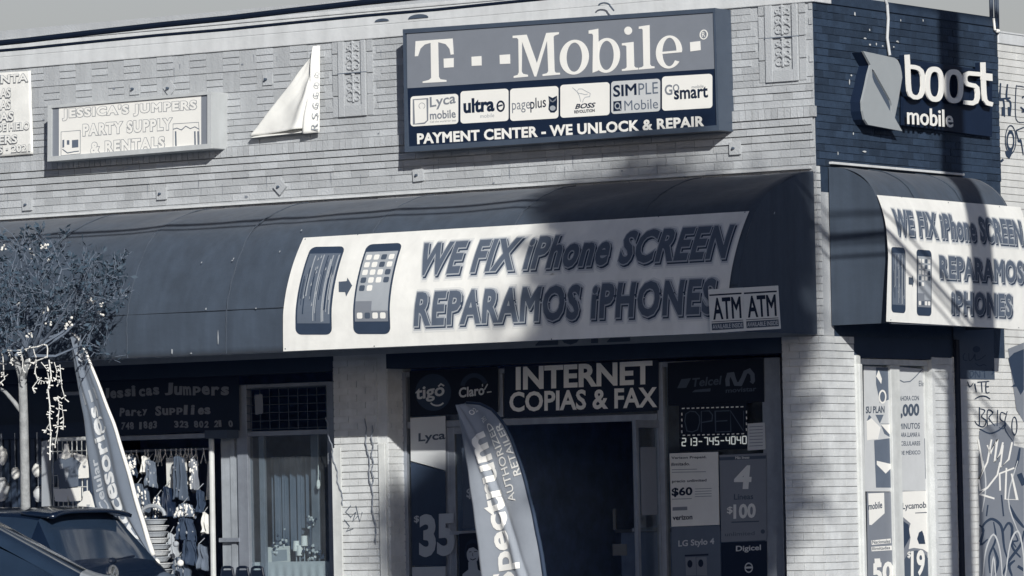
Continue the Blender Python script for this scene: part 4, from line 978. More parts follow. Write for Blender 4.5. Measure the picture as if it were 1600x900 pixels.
# posters on the left door leaf
PD = Flat('F', -.225)
t = panel(PD, [(722, 672), (775, 668), (778, 822), (724, 826)], 'grey poster with a dollar sign on the upper half of the left door', 'poster', 'g75')
pr(t, PD, 'lettering', 'g165', ('T', '$35', (730, 780), (760, 778), (730, 763), .03))
t = panel(PD, [(718, 834), (782, 830), (786, 960), (720, 960)], 'dark poster of a smiling woman on the lower half of the left door', 'poster', 'ink')
pr(t, PD, 'hair', 'navy', ('D', 741, 862, 14, 20)); t['_h'] += .001
pr(t, PD, 'face', 'g165', ('D', 740, 866, 9.5, 14.5), ('P', [(733, 878), (746, 878), (748, 890), (760, 897), (764, 960), (722, 960), (724, 897), (733, 890)])); t['_h'] += .0013
pr(t, PD, 'fringe', 'ink', ('P', [(729, 866), (731, 852), (740, 848), (750, 853), (752, 870), (748, 860), (741, 855), (734, 857)]), ('S', [(734, 862.5), (738, 862)], 1.1), ('S', [(742, 862), (747, 861.5)], 1.1), ('S', [(736, 873), (740, 875), (745, 872.5)], 1.3), ('S', [(740, 864), (739.5, 868), (741, 869)], .8))
# right-hand window
P2 = Flat('F', -.262)
t = panel(P2, [(1044, 567), (1194, 558), (1195, 628), (1045, 634)], 'black sheet with two dim logos at the top of the right window', 'sign', 'ink', 'window_sign')
Z6 = lambda l: zs_(l, 1030, 560, 6)
pr(t, P2, 'logo', 'g75', ('P', Z6([(215, 195), (305, 185), (260, 275), (175, 280)])), ('P', Z6([(340, 295), (490, 280), (485, 310), (315, 318)])), ('T', 'Telcel', (1081, 605), (1127, 601), (1083, 591), .03), ('T', 'movistar', (1135, 614), (1183, 611), (1135, 607), .03))
b = MB(); b.stroke(P2, Z6([(650, 260), (645, 200), (660, 150), (690, 148), (705, 190), (725, 240), (765, 240), (790, 190), (815, 130), (850, 115), (880, 150), (885, 210), (870, 230)]), 6.5, t['_h']); b.build('wave_logo', X['g100'], t)
t = thing('led_sign', 'unlit OPEN sign with a dashed light border in the right window', 'sign', P2.pt(*P2.hit(1066, 682)))
b = MB(); b.poly(P2, [(1063, 634), (1168, 629), (1169, 680), (1064, 684)], .006, .02); b.build('housing', X['ink'], t, bevel=.003)
P3 = Flat('F', -.234); b = MB()
for s_ in ([(75 + 165, 590), (250, 520), (290, 495), (340, 500), (375, 540), (380, 600), (360, 670), (310, 690), (260, 680)],): b.stroke(P3, Z6(s_), 1.5, 0, closed=True)
for s_ in ([(395, 690), (395, 495), (470, 492), (500, 530), (495, 585), (400, 600)], [(660, 490), (525, 495), (530, 690), (665, 685)], [(530, 590), (640, 583)], [(672, 690), (668, 490), (790, 680), (792, 490)]): b.stroke(P3, Z6(s_), 1.6, .0005)
b.build('letter_tube', X['g75'], t)
b = MB()
for i in range(13):
    x = 212 + i * 46; b.stroke(P3, Z6([(x, 470 - i * 1.3), (x + 26, 468 - i * 1.3)]), 1.7); b.stroke(P3, Z6([(x + 8, 722 - i * 1.2), (x + 32, 720 - i * 1.2)]), 1.7)
for i in range(4): b.stroke(P3, Z6([(212, 510 + i * 55), (214, 535 + i * 55)]), 1.7); b.stroke(P3, Z6([(818, 490 + i * 55), (820, 515 + i * 55)]), 1.7)
b.build('border_lights', X['white'], t)
t = thing('number_strip', 'row of pale phone number digits below the OPEN sign', 'sign', P2.pt(*P2.hit(1066, 700)))
b = MB(); b.poly(P2, [(1062, 685), (1168, 681), (1168, 701), (1063, 705)], .004, .004); b.build('strip', X['ink'], t)
b = MB(); SEG = {'0': 'abcdef', '1': 'bc', '2': 'abged', '3': 'abgcd', '4': 'fgbc', '5': 'afgcd', '7': 'abc', '-': 'g'}
x = 1067.0
for ch in '213-745-4040':
    w_, h_ = 5.6, 11.5; y = 696.5 - (x - 1066) * .035
    pt_ = dict(a=((0, 2), (1, 2)), b=((1, 2), (1, 1)), c=((1, 1), (1, 0)), d=((0, 0), (1, 0)), e=((0, 1), (0, 0)), f=((0, 2), (0, 1)), g=((0, 1), (1, 1)))
    for s_ in SEG[ch]:
        (u0, v0), (u1, v1) = pt_[s_]; b.stroke(P2, [(x + u0 * w_, y - v0 * h_ / 2), (x + u1 * w_, y - v1 * h_ / 2)], 1.7, .0095 + ord(s_) * .00004)
    x += 8.6
led = bpy.data.materials.new('phone_digit_lights'); led.use_nodes = True
led.node_tree.nodes['Principled BSDF'].inputs['Base Color'].default_value = (.7, .72, .7, 1); led.node_tree.nodes['Principled BSDF'].inputs['Emission Color'].default_value = (.9, .95, .9, 1); led.node_tree.nodes['Principled BSDF'].inputs['Emission Strength'].default_value = .28
b.build('digits', led, t)
t = panel(P2, [(1169, 662), (1196, 660), (1197, 702), (1169, 704)], 'small pale paper notice right of the phone number', 'notice', 'g200', 'paper_notice')
pr(t, P2, 'lettering', 'g130', *[('S', [(1172, 667 + k * 5), (1193, 666 + k * 5)], 1.2) for k in range(7)])
t = panel(P2, [(1047, 708.5), (1123, 706), (1125, 820), (1050, 823)], 'pale poster with a 60 dollar price in the right window', 'poster', 'cream')
pr(t, P2, 'lettering', 'navy', ('T', 'Verizon Prepaid.', (1050, 718.5), (1105, 717), (1050, 713.5), .03), ('T', 'ilimitado.', (1050, 728), (1079, 727), (1050, 723), .03), ('T', 'precio unlimited', (1051, 755.5), (1105, 753.5), (1051, 750), .03), ('T', '$60', (1050.5, 777), (1083, 775.5), (1050.5, 762), .045), ('T', 'verizon', (1052, 813), (1083, 811.5), (1052, 805.5), .035))
pr(t, P2, 'fine_print', 'g130', *[('S', [(1051, y_), (x_, y_ - 1)], 1.0) for y_, x_ in ((734, 1090), (738, 1104), (780, 1082))], ('P', [(1052, 792.5), (1075, 791.5), (1075, 797), (1052, 798)]), *[('S', [(1087, 764 + k * 4), (1113, 763 + k * 4)], .9) for k in range(4)])
t = panel(P2, [(1125, 711), (1198, 708), (1199, 844), (1128, 847)], 'grey poster with a big 4 above a 100 dollar price in the right window', 'poster', 'g130')
pr(t, P2, 'lettering', 'cream', ('T', '4', (1147, 764), (1174, 764), (1150, 727), .05), ('T', '100', (1147, 811), (1182, 809), (1147, 788), .045), ('T', '$', (1137, 804), (1146, 803), (1137, 792), .02), ('T', 'Más líneas', (1150, 717.5), (1172, 716.5), (1150, 713.5), .02))
pr(t, P2, 'dark_print', 'g75', ('T', 'Líneas', (1148, 781), (1178, 780), (1148, 772), .02), ('S', [(1144, 816), (1187, 814.5)], 1.8), ('D', 1193, 830.5, 3.4, 3.4), ('P', [(1124.8, 714.5), (1198, 711.5), (1198, 716.5), (1125, 719.5)], 1), ('T', 'unlimited', (1134, 838), (1180, 836), (1134, 832), 0))
t = panel(P2, [(1050, 824), (1126, 821), (1128, 930), (1052, 930)], 'mid grey poster naming a phone model above two handsets', 'poster', 'g100')
pr(t, P2, 'lettering', 'g200', ('T', 'LG Stylo 4', (1061, 857), (1117, 853), (1061, 844.5), .025))
for px in (1081, 1098): pr(t, P2, 'phone_picture', 'g130', ('P', [(px - 9, 871), (px + 7, 870), (px + 8, 899), (px - 8, 899)])); 
pr(t, P2, 'dark_print', 'navy', ('P', [(1071, 867), (1108, 865), (1108, 868), (1071, 869.5)]), ('D', 1079, 881, 4, 6), ('D', 1096, 880, 4, 6))
t = panel(P2, [(1128, 848), (1199, 845.5), (1200, 930), (1129, 930)], 'dark poster with a pale carrier name at the bottom of the right window', 'poster', 'navy')
pr(t, P2, 'lettering', 'g200', ('T', 'Digicel', (1151, 864), (1190, 862), (1151, 853), .03), ('R', 1171, 887, (6.5, 8), (5, 6), {}), ('S', [(1166, 887), (1176, 886.5)], 3))
# notice on the open right door leaf
b = MB(); bxR(b, .12, .5, .95 + .4, 1.98, .006, .012); t = b.build('door_poster', X['g130'])
tag(t, 'tall grey poster on the open right door leaf of the phone shop', 'poster')
# street number glimpsed below the banner
SN = Flat('F', .0); b = MB(); b.text(SN, '2012', (838, 541), (985, 534), (838, 497), .004, bold=.02, th=.012)
tag(b.build('number_letters', X['g100']), 'street number half hidden behind the lower edge of the long banner', 'number')

# ================================================================== posters behind the side window
P4 = Flat('S', -.062)
t = panel(P4, [(1348, 572), (1388, 574), (1392, 768), (1350, 768)], 'pale plan poster with dark arrows in the narrow side window pane', 'poster', 'g200')
Z5 = lambda l: zs_(l, 1330, 540, 5)
pr(t, P4, 'dark_print', 'g100', ('P', Z5([(185, 170), (290, 170), (300, 330), (290, 420), (215, 450), (185, 300)])), ('P', Z5([(180, 540), (245, 540), (215, 610)])), ('P', Z5([(110, 600), (130, 540), (150, 560)])), ('P', Z5([(220, 610), (310, 610), (300, 720), (250, 690)]), 1), ('P', Z5([(170, 740), (320, 720), (320, 1110), (185, 1110)]), 1)); t['_h'] += .001
pr(t, P4, 'pale_print', 'white', ('P', Z5([(110, 590), (150, 570), (220, 640), (200, 730), (115, 740)])), ('P', Z5([(185, 240), (205, 190), (230, 260), (225, 300)])), ('P', Z5([(220, 615), (305, 615), (305, 710)])), ('P', Z5([(190, 900), (320, 930), (300, 960), (260, 1000), (190, 930)])), ('R', 1377, 620, (6, 11), (4, 8), {})); t['_h'] += .001
pr(t, P4, 'lettering', 'g75', ('T', 'SU PLAN', (1351, 646), (1380, 645), (1351, 635), .03))
t = panel(P4, [(1353, 769), (1391, 769), (1394, 930), (1355, 930)], 'grey poster with a pale pointed badge at the left of the side window', 'poster', 'g130')
Z52 = lambda l: zs_(l, 1330, 720, 5)
pr(t, P4, 'badge', 'white', ('P', Z52([(124, 255), (248, 250), (252, 410), (150, 502), (132, 500)])), ('S', Z52([(150, 640), (300, 625)]), 7), ('S', Z52([(150, 690), (308, 680)]), 7), ('P', Z52([(172, 765), (215, 762), (228, 830), (178, 835)]))); t['_h'] += .001
pr(t, P4, 'dark_print', 'g75', ('T', 'mobile', (1355, 797), (1376.5, 794), (1355, 786), .03), ('T', 'Nacionales', (1361, 850), (1389, 848), (1361, 844.5), .02), ('T', 'Ilimitadas', (1361, 860), (1389, 858), (1361, 855), .02))
pr(t, P4, 'lettering', 'white', ('T', '50', (1361, 913), (1394, 909), (1361, 880), .05))
t = panel(P4, [(1401, 573), (1456, 578), (1460, 767), (1404, 767)], 'pale poster advertising 1,000 minutes in the wide side window pane', 'poster', 'g200')
pr(t, P4, 'lettering', 'g75', *[('T', s_, Z5([a])[0], Z5([b_])[0], Z5([c])[0], w_) for s_, a, b_, c, w_ in (('AHORA CON', (365, 432), (520, 428), (365, 395), .02), ('1,000', (345, 575), (523, 565), (345, 460), .05), ('MINUTOS', (365, 655), (528, 650), (365, 608), .02), ('PARA LLAMAR A', (370, 715), (528, 712), (370, 680), .02), ('CELULARES', (378, 782), (530, 780), (378, 748), .02), ('DE MÉXICO', (372, 855), (532, 850), (372, 815), .02), ('Elektra', (520, 318), (612, 318), (520, 275), 0))])
pr(t, P4, 'handset', 'g100', ('P', Z5([(562, 725), (632, 725), (640, 1040), (570, 1040)]))); t['_h'] += .001
pr(t, P4, 'handset_screen', 'white', ('P', Z5([(570, 778), (630, 778), (634, 985), (574, 985)]))); t['_h'] += .001
pr(t, P4, 'scroll_line', 'g100', ('S', Z5([(600, 850), (612, 870), (605, 890), (618, 905), (610, 930)]), 2), ('S', Z5([(350, 260), (400, 285), (450, 280), (490, 245), (540, 190)]), 1.4), ('S', Z5([(540, 180), (610, 215)]), 1.6))
t = panel(P4, [(1405, 768), (1460, 766), (1463, 930), (1407, 930)], 'grey poster with a white shield and a big 19 in the wide side window pane', 'poster', 'g130')
pr(t, P4, 'shield', 'white', ('P', Z52([(383, 240), (648, 232), (655, 415), (592, 480), (607, 540), (596, 600), (608, 660), (595, 720), (550, 690), (480, 680), (440, 690), (455, 600), (442, 540), (455, 490), (385, 430)]))); t['_h'] += .001
pr(t, P4, 'dark_print', 'g50', ('T', 'Lycamobile', (1408, 799), (1454.5, 796), (1408, 786), .02), ('P', Z52([(520, 560), (545, 545), (560, 590), (570, 650), (520, 650), (505, 610)])), ('P', Z52([(395, 470), (440, 500), (450, 600), (400, 690)]), 1), ('S', Z52([(490, 408), (620, 402)]), 1.2)); t['_h'] += .001
pr(t, P4, 'price_disc', 'g75', ('D', 1430, 896, 24, 36)); t['_h'] += .001
pr(t, P4, 'lettering', 'white', ('T', '19', (1421, 902), (1443, 899), (1421, 861), .04), ('T', '$', (1415.5, 873), (1421, 872), (1415.5, 862), .02), ('P', Z52([(605, 825), (650, 815), (655, 890), (612, 892)])))
# ================================================================== hand painted party shop sign
P5 = Flat('F', -.235)
t = panel(P5, [(158, 578), (374, 567), (375, 672), (160, 682)], 'dark painted signboard with uneven hand cut letters above the party shop opening', 'sign', 'navy', 'shop_signboard')
h5 = t['_h']; b = MB(); rnd = random.Random(3)
zz5 = lambda x, y: (150 + x / 5.624, 540 + y / 5.624)
for s_, x0, x1, y0_, y1_, hh in (('Jessicas', 65, 570, 470, 425, 95), ('Jumpers', 605, 1180, 435, 435, 110), ('Party', 210, 465, 620, 615, 75), ('Supplies', 525, 1020, 612, 600, 85), ('748 1883', 225, 545, 735, 730, 65), ('323 802 21 0', 695, 1215, 722, 715, 60)):
    n = len(s_); wd = (x1 - x0) / n
    for i, ch in enumerate(s_):
        if ch == ' ': continue
        x = x0 + wd * i; y = y0_ + (y1_ - y0_) * i / n + rnd.uniform(-5, 5); hk = hh * (1.0 if ch.isupper() or ch.isdigit() or ch in 'il' else .72)
        b.text(P5, ch, zz5(x + wd * .08, y), zz5(x + wd * (.92 if ch not in 'il1' else .6), y), zz5(x + wd * .08 + rnd.uniform(-6, 6), y - hk), h5, bold=.05, th=.004)
b.build('cut_letters', X['g130'], t)
t = panel(P5, [(163, 572), (228, 569), (228, 581), (163, 584)], 'narrow grey strip above the hand painted signboard', 'sign', 'g100', 'name_strip', h=.02)
t = panel(Flat('F', -.20), [(399, 617), (411, 616), (412, 646), (400, 648)], 'small pale paper hanging on the lattice of the party shop window', 'notice', 'g130', 'paper_notice')

# ================================================================== goods of the party shop
def hung(name, label, cat, su, px, m, th=.03, group=None, extra=()):
    t = thing(name, label, cat, su.pt(*su.hit(*max(px, key=lambda p: p[1]))), group)
    b = MB(); b.poly(su, px, 0, th); b.build('body', X[m], t, bevel=.006)
    for nm, mt, fn in extra:
        e = MB(); fn(e); e.build(nm, X[mt], t)
    return t
# wire stand with children's clothes beside the tree
PR = Flat('F', .55)
t = thing('wire_rack', 'white wire grid rack with small clothes hung on it beside the tree', 'rack', PR.pt(PR.hit(115, 800)[0], .13))
b = MB(); x0_, x1_ = PR.hit(83, 740)[0], PR.hit(136, 740)[0]; zt_ = PR.hit(110, 686)[1]
for k in range(8): x = x0_ + (x1_ - x0_) * k / 7; b.tube([PR.pt(x, .13), PR.pt(x, zt_)], .006, 5)
for k in range(18): z = .2 + (zt_ - .2) * k / 17; b.tube([PR.pt(x0_, z, .006), PR.pt(x1_, z, .006)], .005, 5)
b.tube([PR.pt(x0_, zt_), PR.pt(x1_, zt_)], .02, 8); b.build('grid', X['frame_white'], t)
b = MB()
for sx in (x0_ + .03, x1_ - .03): b.box(sx - .02, sx + .02, -.75, -.35, .131, .16)
b.build('foot', X['frame_white'], t)
Z6b = lambda l: zs_(l, 60, 660, 6)
PC = Flat('F', .60)
hung('tshirt', 'grey short sleeved t-shirt with a pale print on the wire rack', 't-shirt', PC, Z6b([(205, 335), (265, 350), (330, 325), (400, 380), (375, 440), (375, 600), (215, 625), (200, 490), (165, 480), (160, 380)]), 'g100', .03, None,
     [('print', 'g165', lambda e: (e.poly(PC, Z6b([(210, 395), (245, 385), (250, 430), (225, 440)]), .031), e.poly(PC, Z6b([(265, 430), (300, 425), (300, 490), (275, 560), (262, 490)]), .031)))])
hung('blouse', 'small white blouse high on the wire rack, left half hidden by the grey t-shirt', 'blouse', Flat('F', .575), Z6b([(200, 300), (245, 285), (255, 200), (285, 200), (290, 280), (325, 300), (310, 345), (265, 360), (210, 350)]), 'white', .02)
hung('blouse', 'white long sleeved blouse right of the grey t-shirt', 'blouse', Flat('F', .58), Z6b([(340, 285), (455, 315), (470, 420), (475, 520), (385, 525), (370, 440), (405, 400), (345, 330)]), 'white', .02, None, [('trim', 'g130', lambda e: e.poly(Flat('F', .602), Z6b([(415, 405), (445, 405), (440, 430), (420, 425)])))])
hung('shorts', 'pair of white shorts hung below the grey t-shirt', 'shorts', PC, Z6b([(155, 618), (290, 622), (300, 618), (400, 608), (402, 735), (310, 742), (292, 680), (282, 745), (175, 740)]), 'white', .03)
hung('dress', 'white little dress at the lower right of the wire rack', 'dress', PC, Z6b([(440, 650), (475, 640), (500, 680), (540, 835), (440, 830), (385, 825), (380, 770), (430, 730)]), 'white', .03, None, [('print', 'g165', lambda e: e.poly(Flat('F', .632), Z6b([(450, 770), (485, 770), (475, 795), (455, 795)])))])
# far-left white goods
for i, (px, py, rx, rz, lb) in enumerate(((3, 712, .06, .09, 'rounded white paper lantern at the left edge of the picture, upper one'), (2, 765, .08, .12, 'white paper lantern at the left edge of the picture, just above the car roof'), (58, 735, .05, .07, 'white paper lantern between the tree trunk and the light strings'), (60, 772, .05, .08, 'white paper lantern low between the tree trunk and the wire rack'), (24, 740, .045, .06, 'white paper lantern just left of the tree trunk'))):
    P6 = Flat('F', .35); a, c = P6.hit(px, py); b = MB()
    t = thing('paper_lantern', lb, 'lantern', P6.pt(a, c - rz), 'paper lanterns outside the party shop')
    b.blob(P6.pt(a, c), (rx, rx, rz), 12, .3); b.build('shade', X['g200' if i % 2 else 'cream'], t, smooth=True)
    b = MB(); b.tube([P6.pt(a, c + rz * .9), P6.pt(a, 2.3)], .003, 4); b.build('string', X['g130'], t)
hung('wrapped_post', 'pale wrapped post standing under the light strings', 'post', Flat('F', .5), [(71, 690), (80, 688), (82, 800), (71, 800)], 'g165', .06)
# inside the opening
PI = Flat('F', -.42); PJ = Flat('F', -.55)
b = MB(); a0, a1 = PI.hit(190, 700)[0], PI.hit(335, 700)[0]; zr = PI.hit(270, 703)[1]
t = thing('clothes_rail', 'long rail of white hangers across the party shop opening', 'rail', PI.pt((a0 + a1) / 2, zr))
b.tube([PI.pt(a0 - .3, zr), PI.pt(a1, zr)], .012, 8); b.build('rail', X['alu'], t)
rnd = random.Random(11)
for x in (206, 214, 227, 232, 244, 248, 251, 259, 268, 276, 283, 290, 295, 300, 307, 319):
    a, c = PI.hit(x, 704); b = MB(); w_ = rnd.uniform(.02, .045); l = rnd.uniform(.10, .17)
    b.tube([PI.pt(a, zr + .012, .01), PI.pt(a + .004, zr - .03, .012), PI.pt(a - w_, zr - l, .02)], .006, 5); b.tube([PI.pt(a + .004, zr - .03, .012), PI.pt(a + w_, zr - l, .012)], .006, 5)
    tag(b.build('hanger', X['cream']), 'white hanger on the rail across the party shop opening', 'hanger', 'white hangers on the rail')
Z4 = lambda l: zs_(l, 190, 690, 4.2875)
hung('framed_print', 'pale square print with a round emblem hanging in the party shop opening', 'print', Flat('F', -.36), Z4([(302, 108), (435, 106), (448, 312), (308, 318)]), 'cream', .012, None,
     [('emblem', 'g165', lambda e: (e.ring(Flat('F', -.346), 190 + 380 / 4.29, 690 + 210 / 4.29, (13.5, 18), (11.5, 15.5)), e.ring(Flat('F', -.346), 190 + 380 / 4.29, 690 + 210 / 4.29, (8, 9), (6, 6.5)), e.stroke(Flat('F', -.346), Z4([(380, 150), (380, 270)]), 2), e.stroke(Flat('F', -.346), Z4([(335, 215), (425, 210)]), 2)))])
hung('scarf', 'thin pale scarf hanging right of the square print', 'scarf', Flat('F', -.38), Z4([(455, 130), (485, 120), (495, 250), (505, 345), (480, 345), (462, 250)]), 'g130', .02)
hung('scarf', 'long white scarf hanging beside the pale door post', 'scarf', Flat('F', -.38), Z4([(590, 130), (612, 130), (610, 390), (578, 390)]), 'cream', .03)
def garment(label, px, py, w_, hh_, m, seed, sequins=0, dots='white', name='costume', cat='costume', flare=.4, dep=.30):
    """hung cloth with folds, wider towards its hem; px, py is the middle of its top edge"""
    PQ = Flat('F', -dep); a, c = PQ.hit(px, py); r_ = random.Random(seed); f1, f2, ph = r_.uniform(2, 4), r_.uniform(5, 8), r_.uniform(0, 6)
    t = thing(name, label, cat, PQ.pt(a, c - hh_), 'costumes and bags hung in the party shop opening')
    def g(u, v, o=0.0):
        k = (1 - flare) + flare * v ** .7 + .10 * noise.noise(Vector((v * 3, seed, ph))); x = (u - .5) * 2 * w_ * k * (1 + .12 * noise.noise(Vector((v * 4, u, seed * 3))))
        z = c - hh_ * v * (1 + .08 * noise.noise(Vector((u * 3, seed, 1)))) - .03 * (2 * u - 1) ** 2
        return PQ.pt(a + x, z, .03 + .028 * sin(u * 6.28 * f1 + ph + v) * (.3 + v) + .012 * sin(u * 6.28 * f2 - v * 3) + .05 * (1 - (2 * u - 1) ** 2) + .03 * noise.noise(Vector((u * 3, v * 3, seed))) + o)
    b = MB(); b.grid(g, 28, 20); b.build('cloth', X[m], t, smooth=True, solid=.004)
    if sequins:
        d_ = MB()
        for i in range(sequins):
            k = r_.uniform(.006, .016); d_.blob(g(r_.uniform(.1, .9), r_.uniform(.05, .95), .006), (k, .006, k * r_.uniform(.6, 1.6)), 6, .4)
        d_.build('sequins', X[dots], t)
    d_ = MB(); d_.tube([g(.5, 0), PQ.pt(a, min(c + .06, zr))], .004, 4); d_.build('hook', X['g165'], t)
for q in (('white spangled costume at the upper left of the party shop opening', 209, 708, .08, .22, 'g50', 1, 110), ('dark ruffled costume with white sequins beside the leaning flag', 222, 755, .15, .40, 'g75', 2, 90), ('grey striped costume under the hangers left of the square print', 239, 718, .07, .26, 'g100', 3, 14, 'g165'), ('dark plain costume below the square print', 266, 760, .09, .30, 'navy', 4, 8, 'g75'), ('spangled white top in the middle of the opening', 294, 786, .13, .13, 'g100', 5, 90), ('dark skirt under the spangled white top', 294, 808, .15, .22, 'g50', 6, 10, 'g165'), ('slate costume low in the opening, right of the baskets', 300, 842, .14, .26, 'g50', 7, 8, 'g75'), ('short white costume next to the pale door post', 326, 800, .05, .20, 'cream', 8), ('dark stocking hanging above the short white costume', 318, 765, .045, .22, 'g50', 9, 3, 'g75'), ('mid grey costume hidden behind the square print', 284, 712, .08, .42, 'g75', 10, 12, 'g130'), ('grey cape low beside the pale door post', 320, 850, .06, .24, 'g100', 11), ('dark cape at the left end of the hanger rail', 196, 712, .08, .35, 'g50', 12, 16, 'g165')):
    garment(*q)
for q in (('white frilled costume right under the left end of the hanger rail', 232, 712, .05, .16, 'cream', 21, 0), ('dark costume with a pale spangled front behind the square print', 252, 775, .08, .22, 'g50', 22, 60), ('pale grey costume low between the baskets and the dark skirt', 272, 832, .07, .24, 'g165', 23, 10, 'g75'), ('white spangled sash at the right end of the hanger rail', 308, 716, .035, .3, 'g130', 24, 40), ('dark checked costume at the foot of the opening', 286, 870, .12, .22, 'g75', 25, 40, 'g165')):
    garment(*q)
garment('pale spotted cape low behind the ribbed baskets', 225, 815, .12, .28, 'g130', 13, 60)
# ribbed pale basket stack
P8 = Flat('F', -.1); a, c = P8.hit(243, 850)
t = thing('basket_stack', 'stack of pale ribbed baskets at the foot of the leaning flag', 'baskets', P8.pt(a, .13))
zb = .131
for k in range(9):
    b = MB(); zz_ = c - .05 + k * .062 - .25; r_ = .16 - .006 * k
    b.lathe(P8.pt(a + .012 * sin(k * 2), zz_), [(r_ * .8, 0), (r_, .035), (r_ + .012, .042), (r_ + .012, .05), (r_ * .7, .05)], 18); b.build('basket', X['g200' if k % 2 else 'g165'], t)
b = MB(); b.box(a - .2, a + .2, -.1, .28, .131, c - .30); b.build('plinth', X['g75'], t)
b = MB(); b.tube([P8.pt(a + .15 * cos(pi * i / 10) - .03, c + .28 + .1 * sin(pi * i / 10)) for i in range(11)], .02, 6); b.build('handle', X['g165'], t)
for i, (px, py, r_) in enumerate(((282, 880, .035), (243, 880, .05), (224, 872, .03), (275, 850, .03))):
    P9 = Flat('F', .0); a, c = P9.hit(px, py); b = MB(); b.blob(P9.pt(a, c), (r_, r_, r_), 10, .1)
    tag(b.build('ball', X['white' if i < 3 else 'g165'], smooth=True), ['small white ball right of the ribbed baskets', 'white ball in front of the ribbed baskets', 'small white ball at the tip of the leaning flag', 'grey ball beside the ribbed baskets'][i], 'ball', 'balls around the baskets')
# window table
P10 = Flat('F', -.40)
a0, a1 = P10.hit(400, 870)[0], P10.hit(520, 870)[0]; zt_ = P10.hit(460, 878)[1]
t = thing('window_table', 'table under a pale lace cloth inside the party shop window', 'table', P10.pt((a0 + a1) / 2, .14))
b = MB(); b.box(a0, a1, .36, .8, zt_ - .03, zt_); b.build('tabletop', X['g130'], t)
b = MB(); b.grid(lambda u, v: Vector((a0 + (a1 - a0) * u, .345 - .012 * sin(u * 60) * v, zt_ + .004 - .35 * v - .03 * v * abs(sin(u * 24)))), 90, 8); b.build('lace_cloth', X['g200'], t)
b = MB()
for sx in (a0 + .04, a1 - .04): b.box(sx - .02, sx + .02, .7, .74, .14, zt_ - .031)
b.build('leg', X['g75'], t)
PT = Flat('F', -.42)
hung('picture_frame', 'pale framed picture standing on the window table', 'picture', PT, [(419, 855), (453, 853), (454, 881), (420, 883)], 'cream', .02, None, [('picture', 'g165', lambda e: (e.poly(Flat('F', -.398), [(424, 860), (448, 858.5), (449, 876), (425, 878)]), ))])
for (px, l, w_, lb) in ((463, 845, 8, 'left and lowest of the white candle shades on the window table'), (468.5, 852, 9, 'middle white candle shade on the window table, in front'), (475.5, 837, 10, 'tallest white candle shade on the window table')):
    a, c = PT.hit(px, l + 8); t = thing('candle_lamp', lb, 'lamp', PT.pt(a, zt_ + .002), 'candle shades on the window table')
    b = MB(); b.lathe(PT.pt(a, c), [(.034, -.05), (.03, .05)], 14); b.build('shade', X['white'], t, smooth=False); b = MB(); b.tube([PT.pt(a, zt_ + .002), PT.pt(a, c)], .006, 6); b.build('stem', X['g165'], t)
rnd = random.Random(8)
for i, (px, py, s_, lb) in enumerate(((440, 848, .07, 'flower posy above the framed picture in the window'), (485, 862, .06, 'pale flower posy right of the candle shades'), (502, 870, .10, 'large dark flower basket at the right of the window table'), (485, 815, .05, 'small flower bunch on the thin curtain pole'), (432, 858, .04, 'tiny flower bunch at the left corner of the framed picture'))):
    a, c = PT.hit(px, py); t = thing('flower_posy', lb, 'flowers', PT.pt(a, zt_ + .001), 'flowers on the window table'); d_, l_ = MB(), MB()
    for k in range(26):
        o_ = Vector((rnd.gauss(0, s_ * .5), rnd.gauss(0, s_ * .4), rnd.gauss(0, s_ * .5))); r_ = rnd.uniform(.008, .02); (d_ if k % 2 else l_).blob(PT.pt(a, c) + o_, (r_, r_, r_), 6, .3)
    d_.build('petals', X['g200'], t); l_.build('leaves', X['g50'], t); b = MB(); b.tube([PT.pt(a, zt_ + .001), PT.pt(a, c)], .012, 6); b.build('stalk', X['g75'], t)
b = MB(); b.grid(lambda u, v: Vector((gx(394) + (gx(470) - gx(394)) * u, .62 + .03 * sin(u * 40) + .015 * sin(u * 97), .5 + 1.5 * v)), 120, 4); tag(b.build('curtain', X['g100']), 'grey curtain hanging behind the window table', 'curtain')
b = MB(); b.tube([PG.pt(gx(487), zj + .05, -.12), PG.pt(gx(486), gz(486, 760), -.12)], .004, 5); a, c = gx(486), gz(486, 757); b.blob(PG.pt(a, c, -.12), (.022, .02, .05), 8, .1); tag(b.build('hanging_ornament', X['white']), 'white drop ornament hanging in the party shop window', 'ornament')
# low black chairs at the foot of the window
PCH = Flat('F', .35)
for i, px in enumerate((355, 379, 402)):
    a, c = PCH.hit(px, 886); t = thing('small_chair', ['leftmost of the three small black chair backs below the window', 'middle one of the three small black chair backs below the window', 'rightmost of the three small black chair backs below the window'][i], 'chair', PCH.pt(a, .13), 'small black chairs below the window')
    b = MB(); b.tube([PCH.pt(a + x * .078, z) for x, z in ((-1, c - .22), (-.95, c - .08), (-.75, c - .01), (-.4, c), (.4, c), (.75, c - .01), (.95, c - .08), (1, c - .22))], .014, 8); b.sbox(PCH, a - .06, a + .06, c - .10, c - .03, -.008, .008); b.build('backrest', X['black'], t)
    b = MB(); b.sbox(PCH, a - .085, a + .085, c - .24, c - .215, -.02, .17); b.build('seat', X['black'], t)
    for sx in (-.075, .075):
        for hh in (.0, .15): b = MB(); b.tube([PCH.pt(a + sx, .13, hh), PCH.pt(a + sx, c - .24, hh)], .01, 6); b.build('leg', X['black'], t)

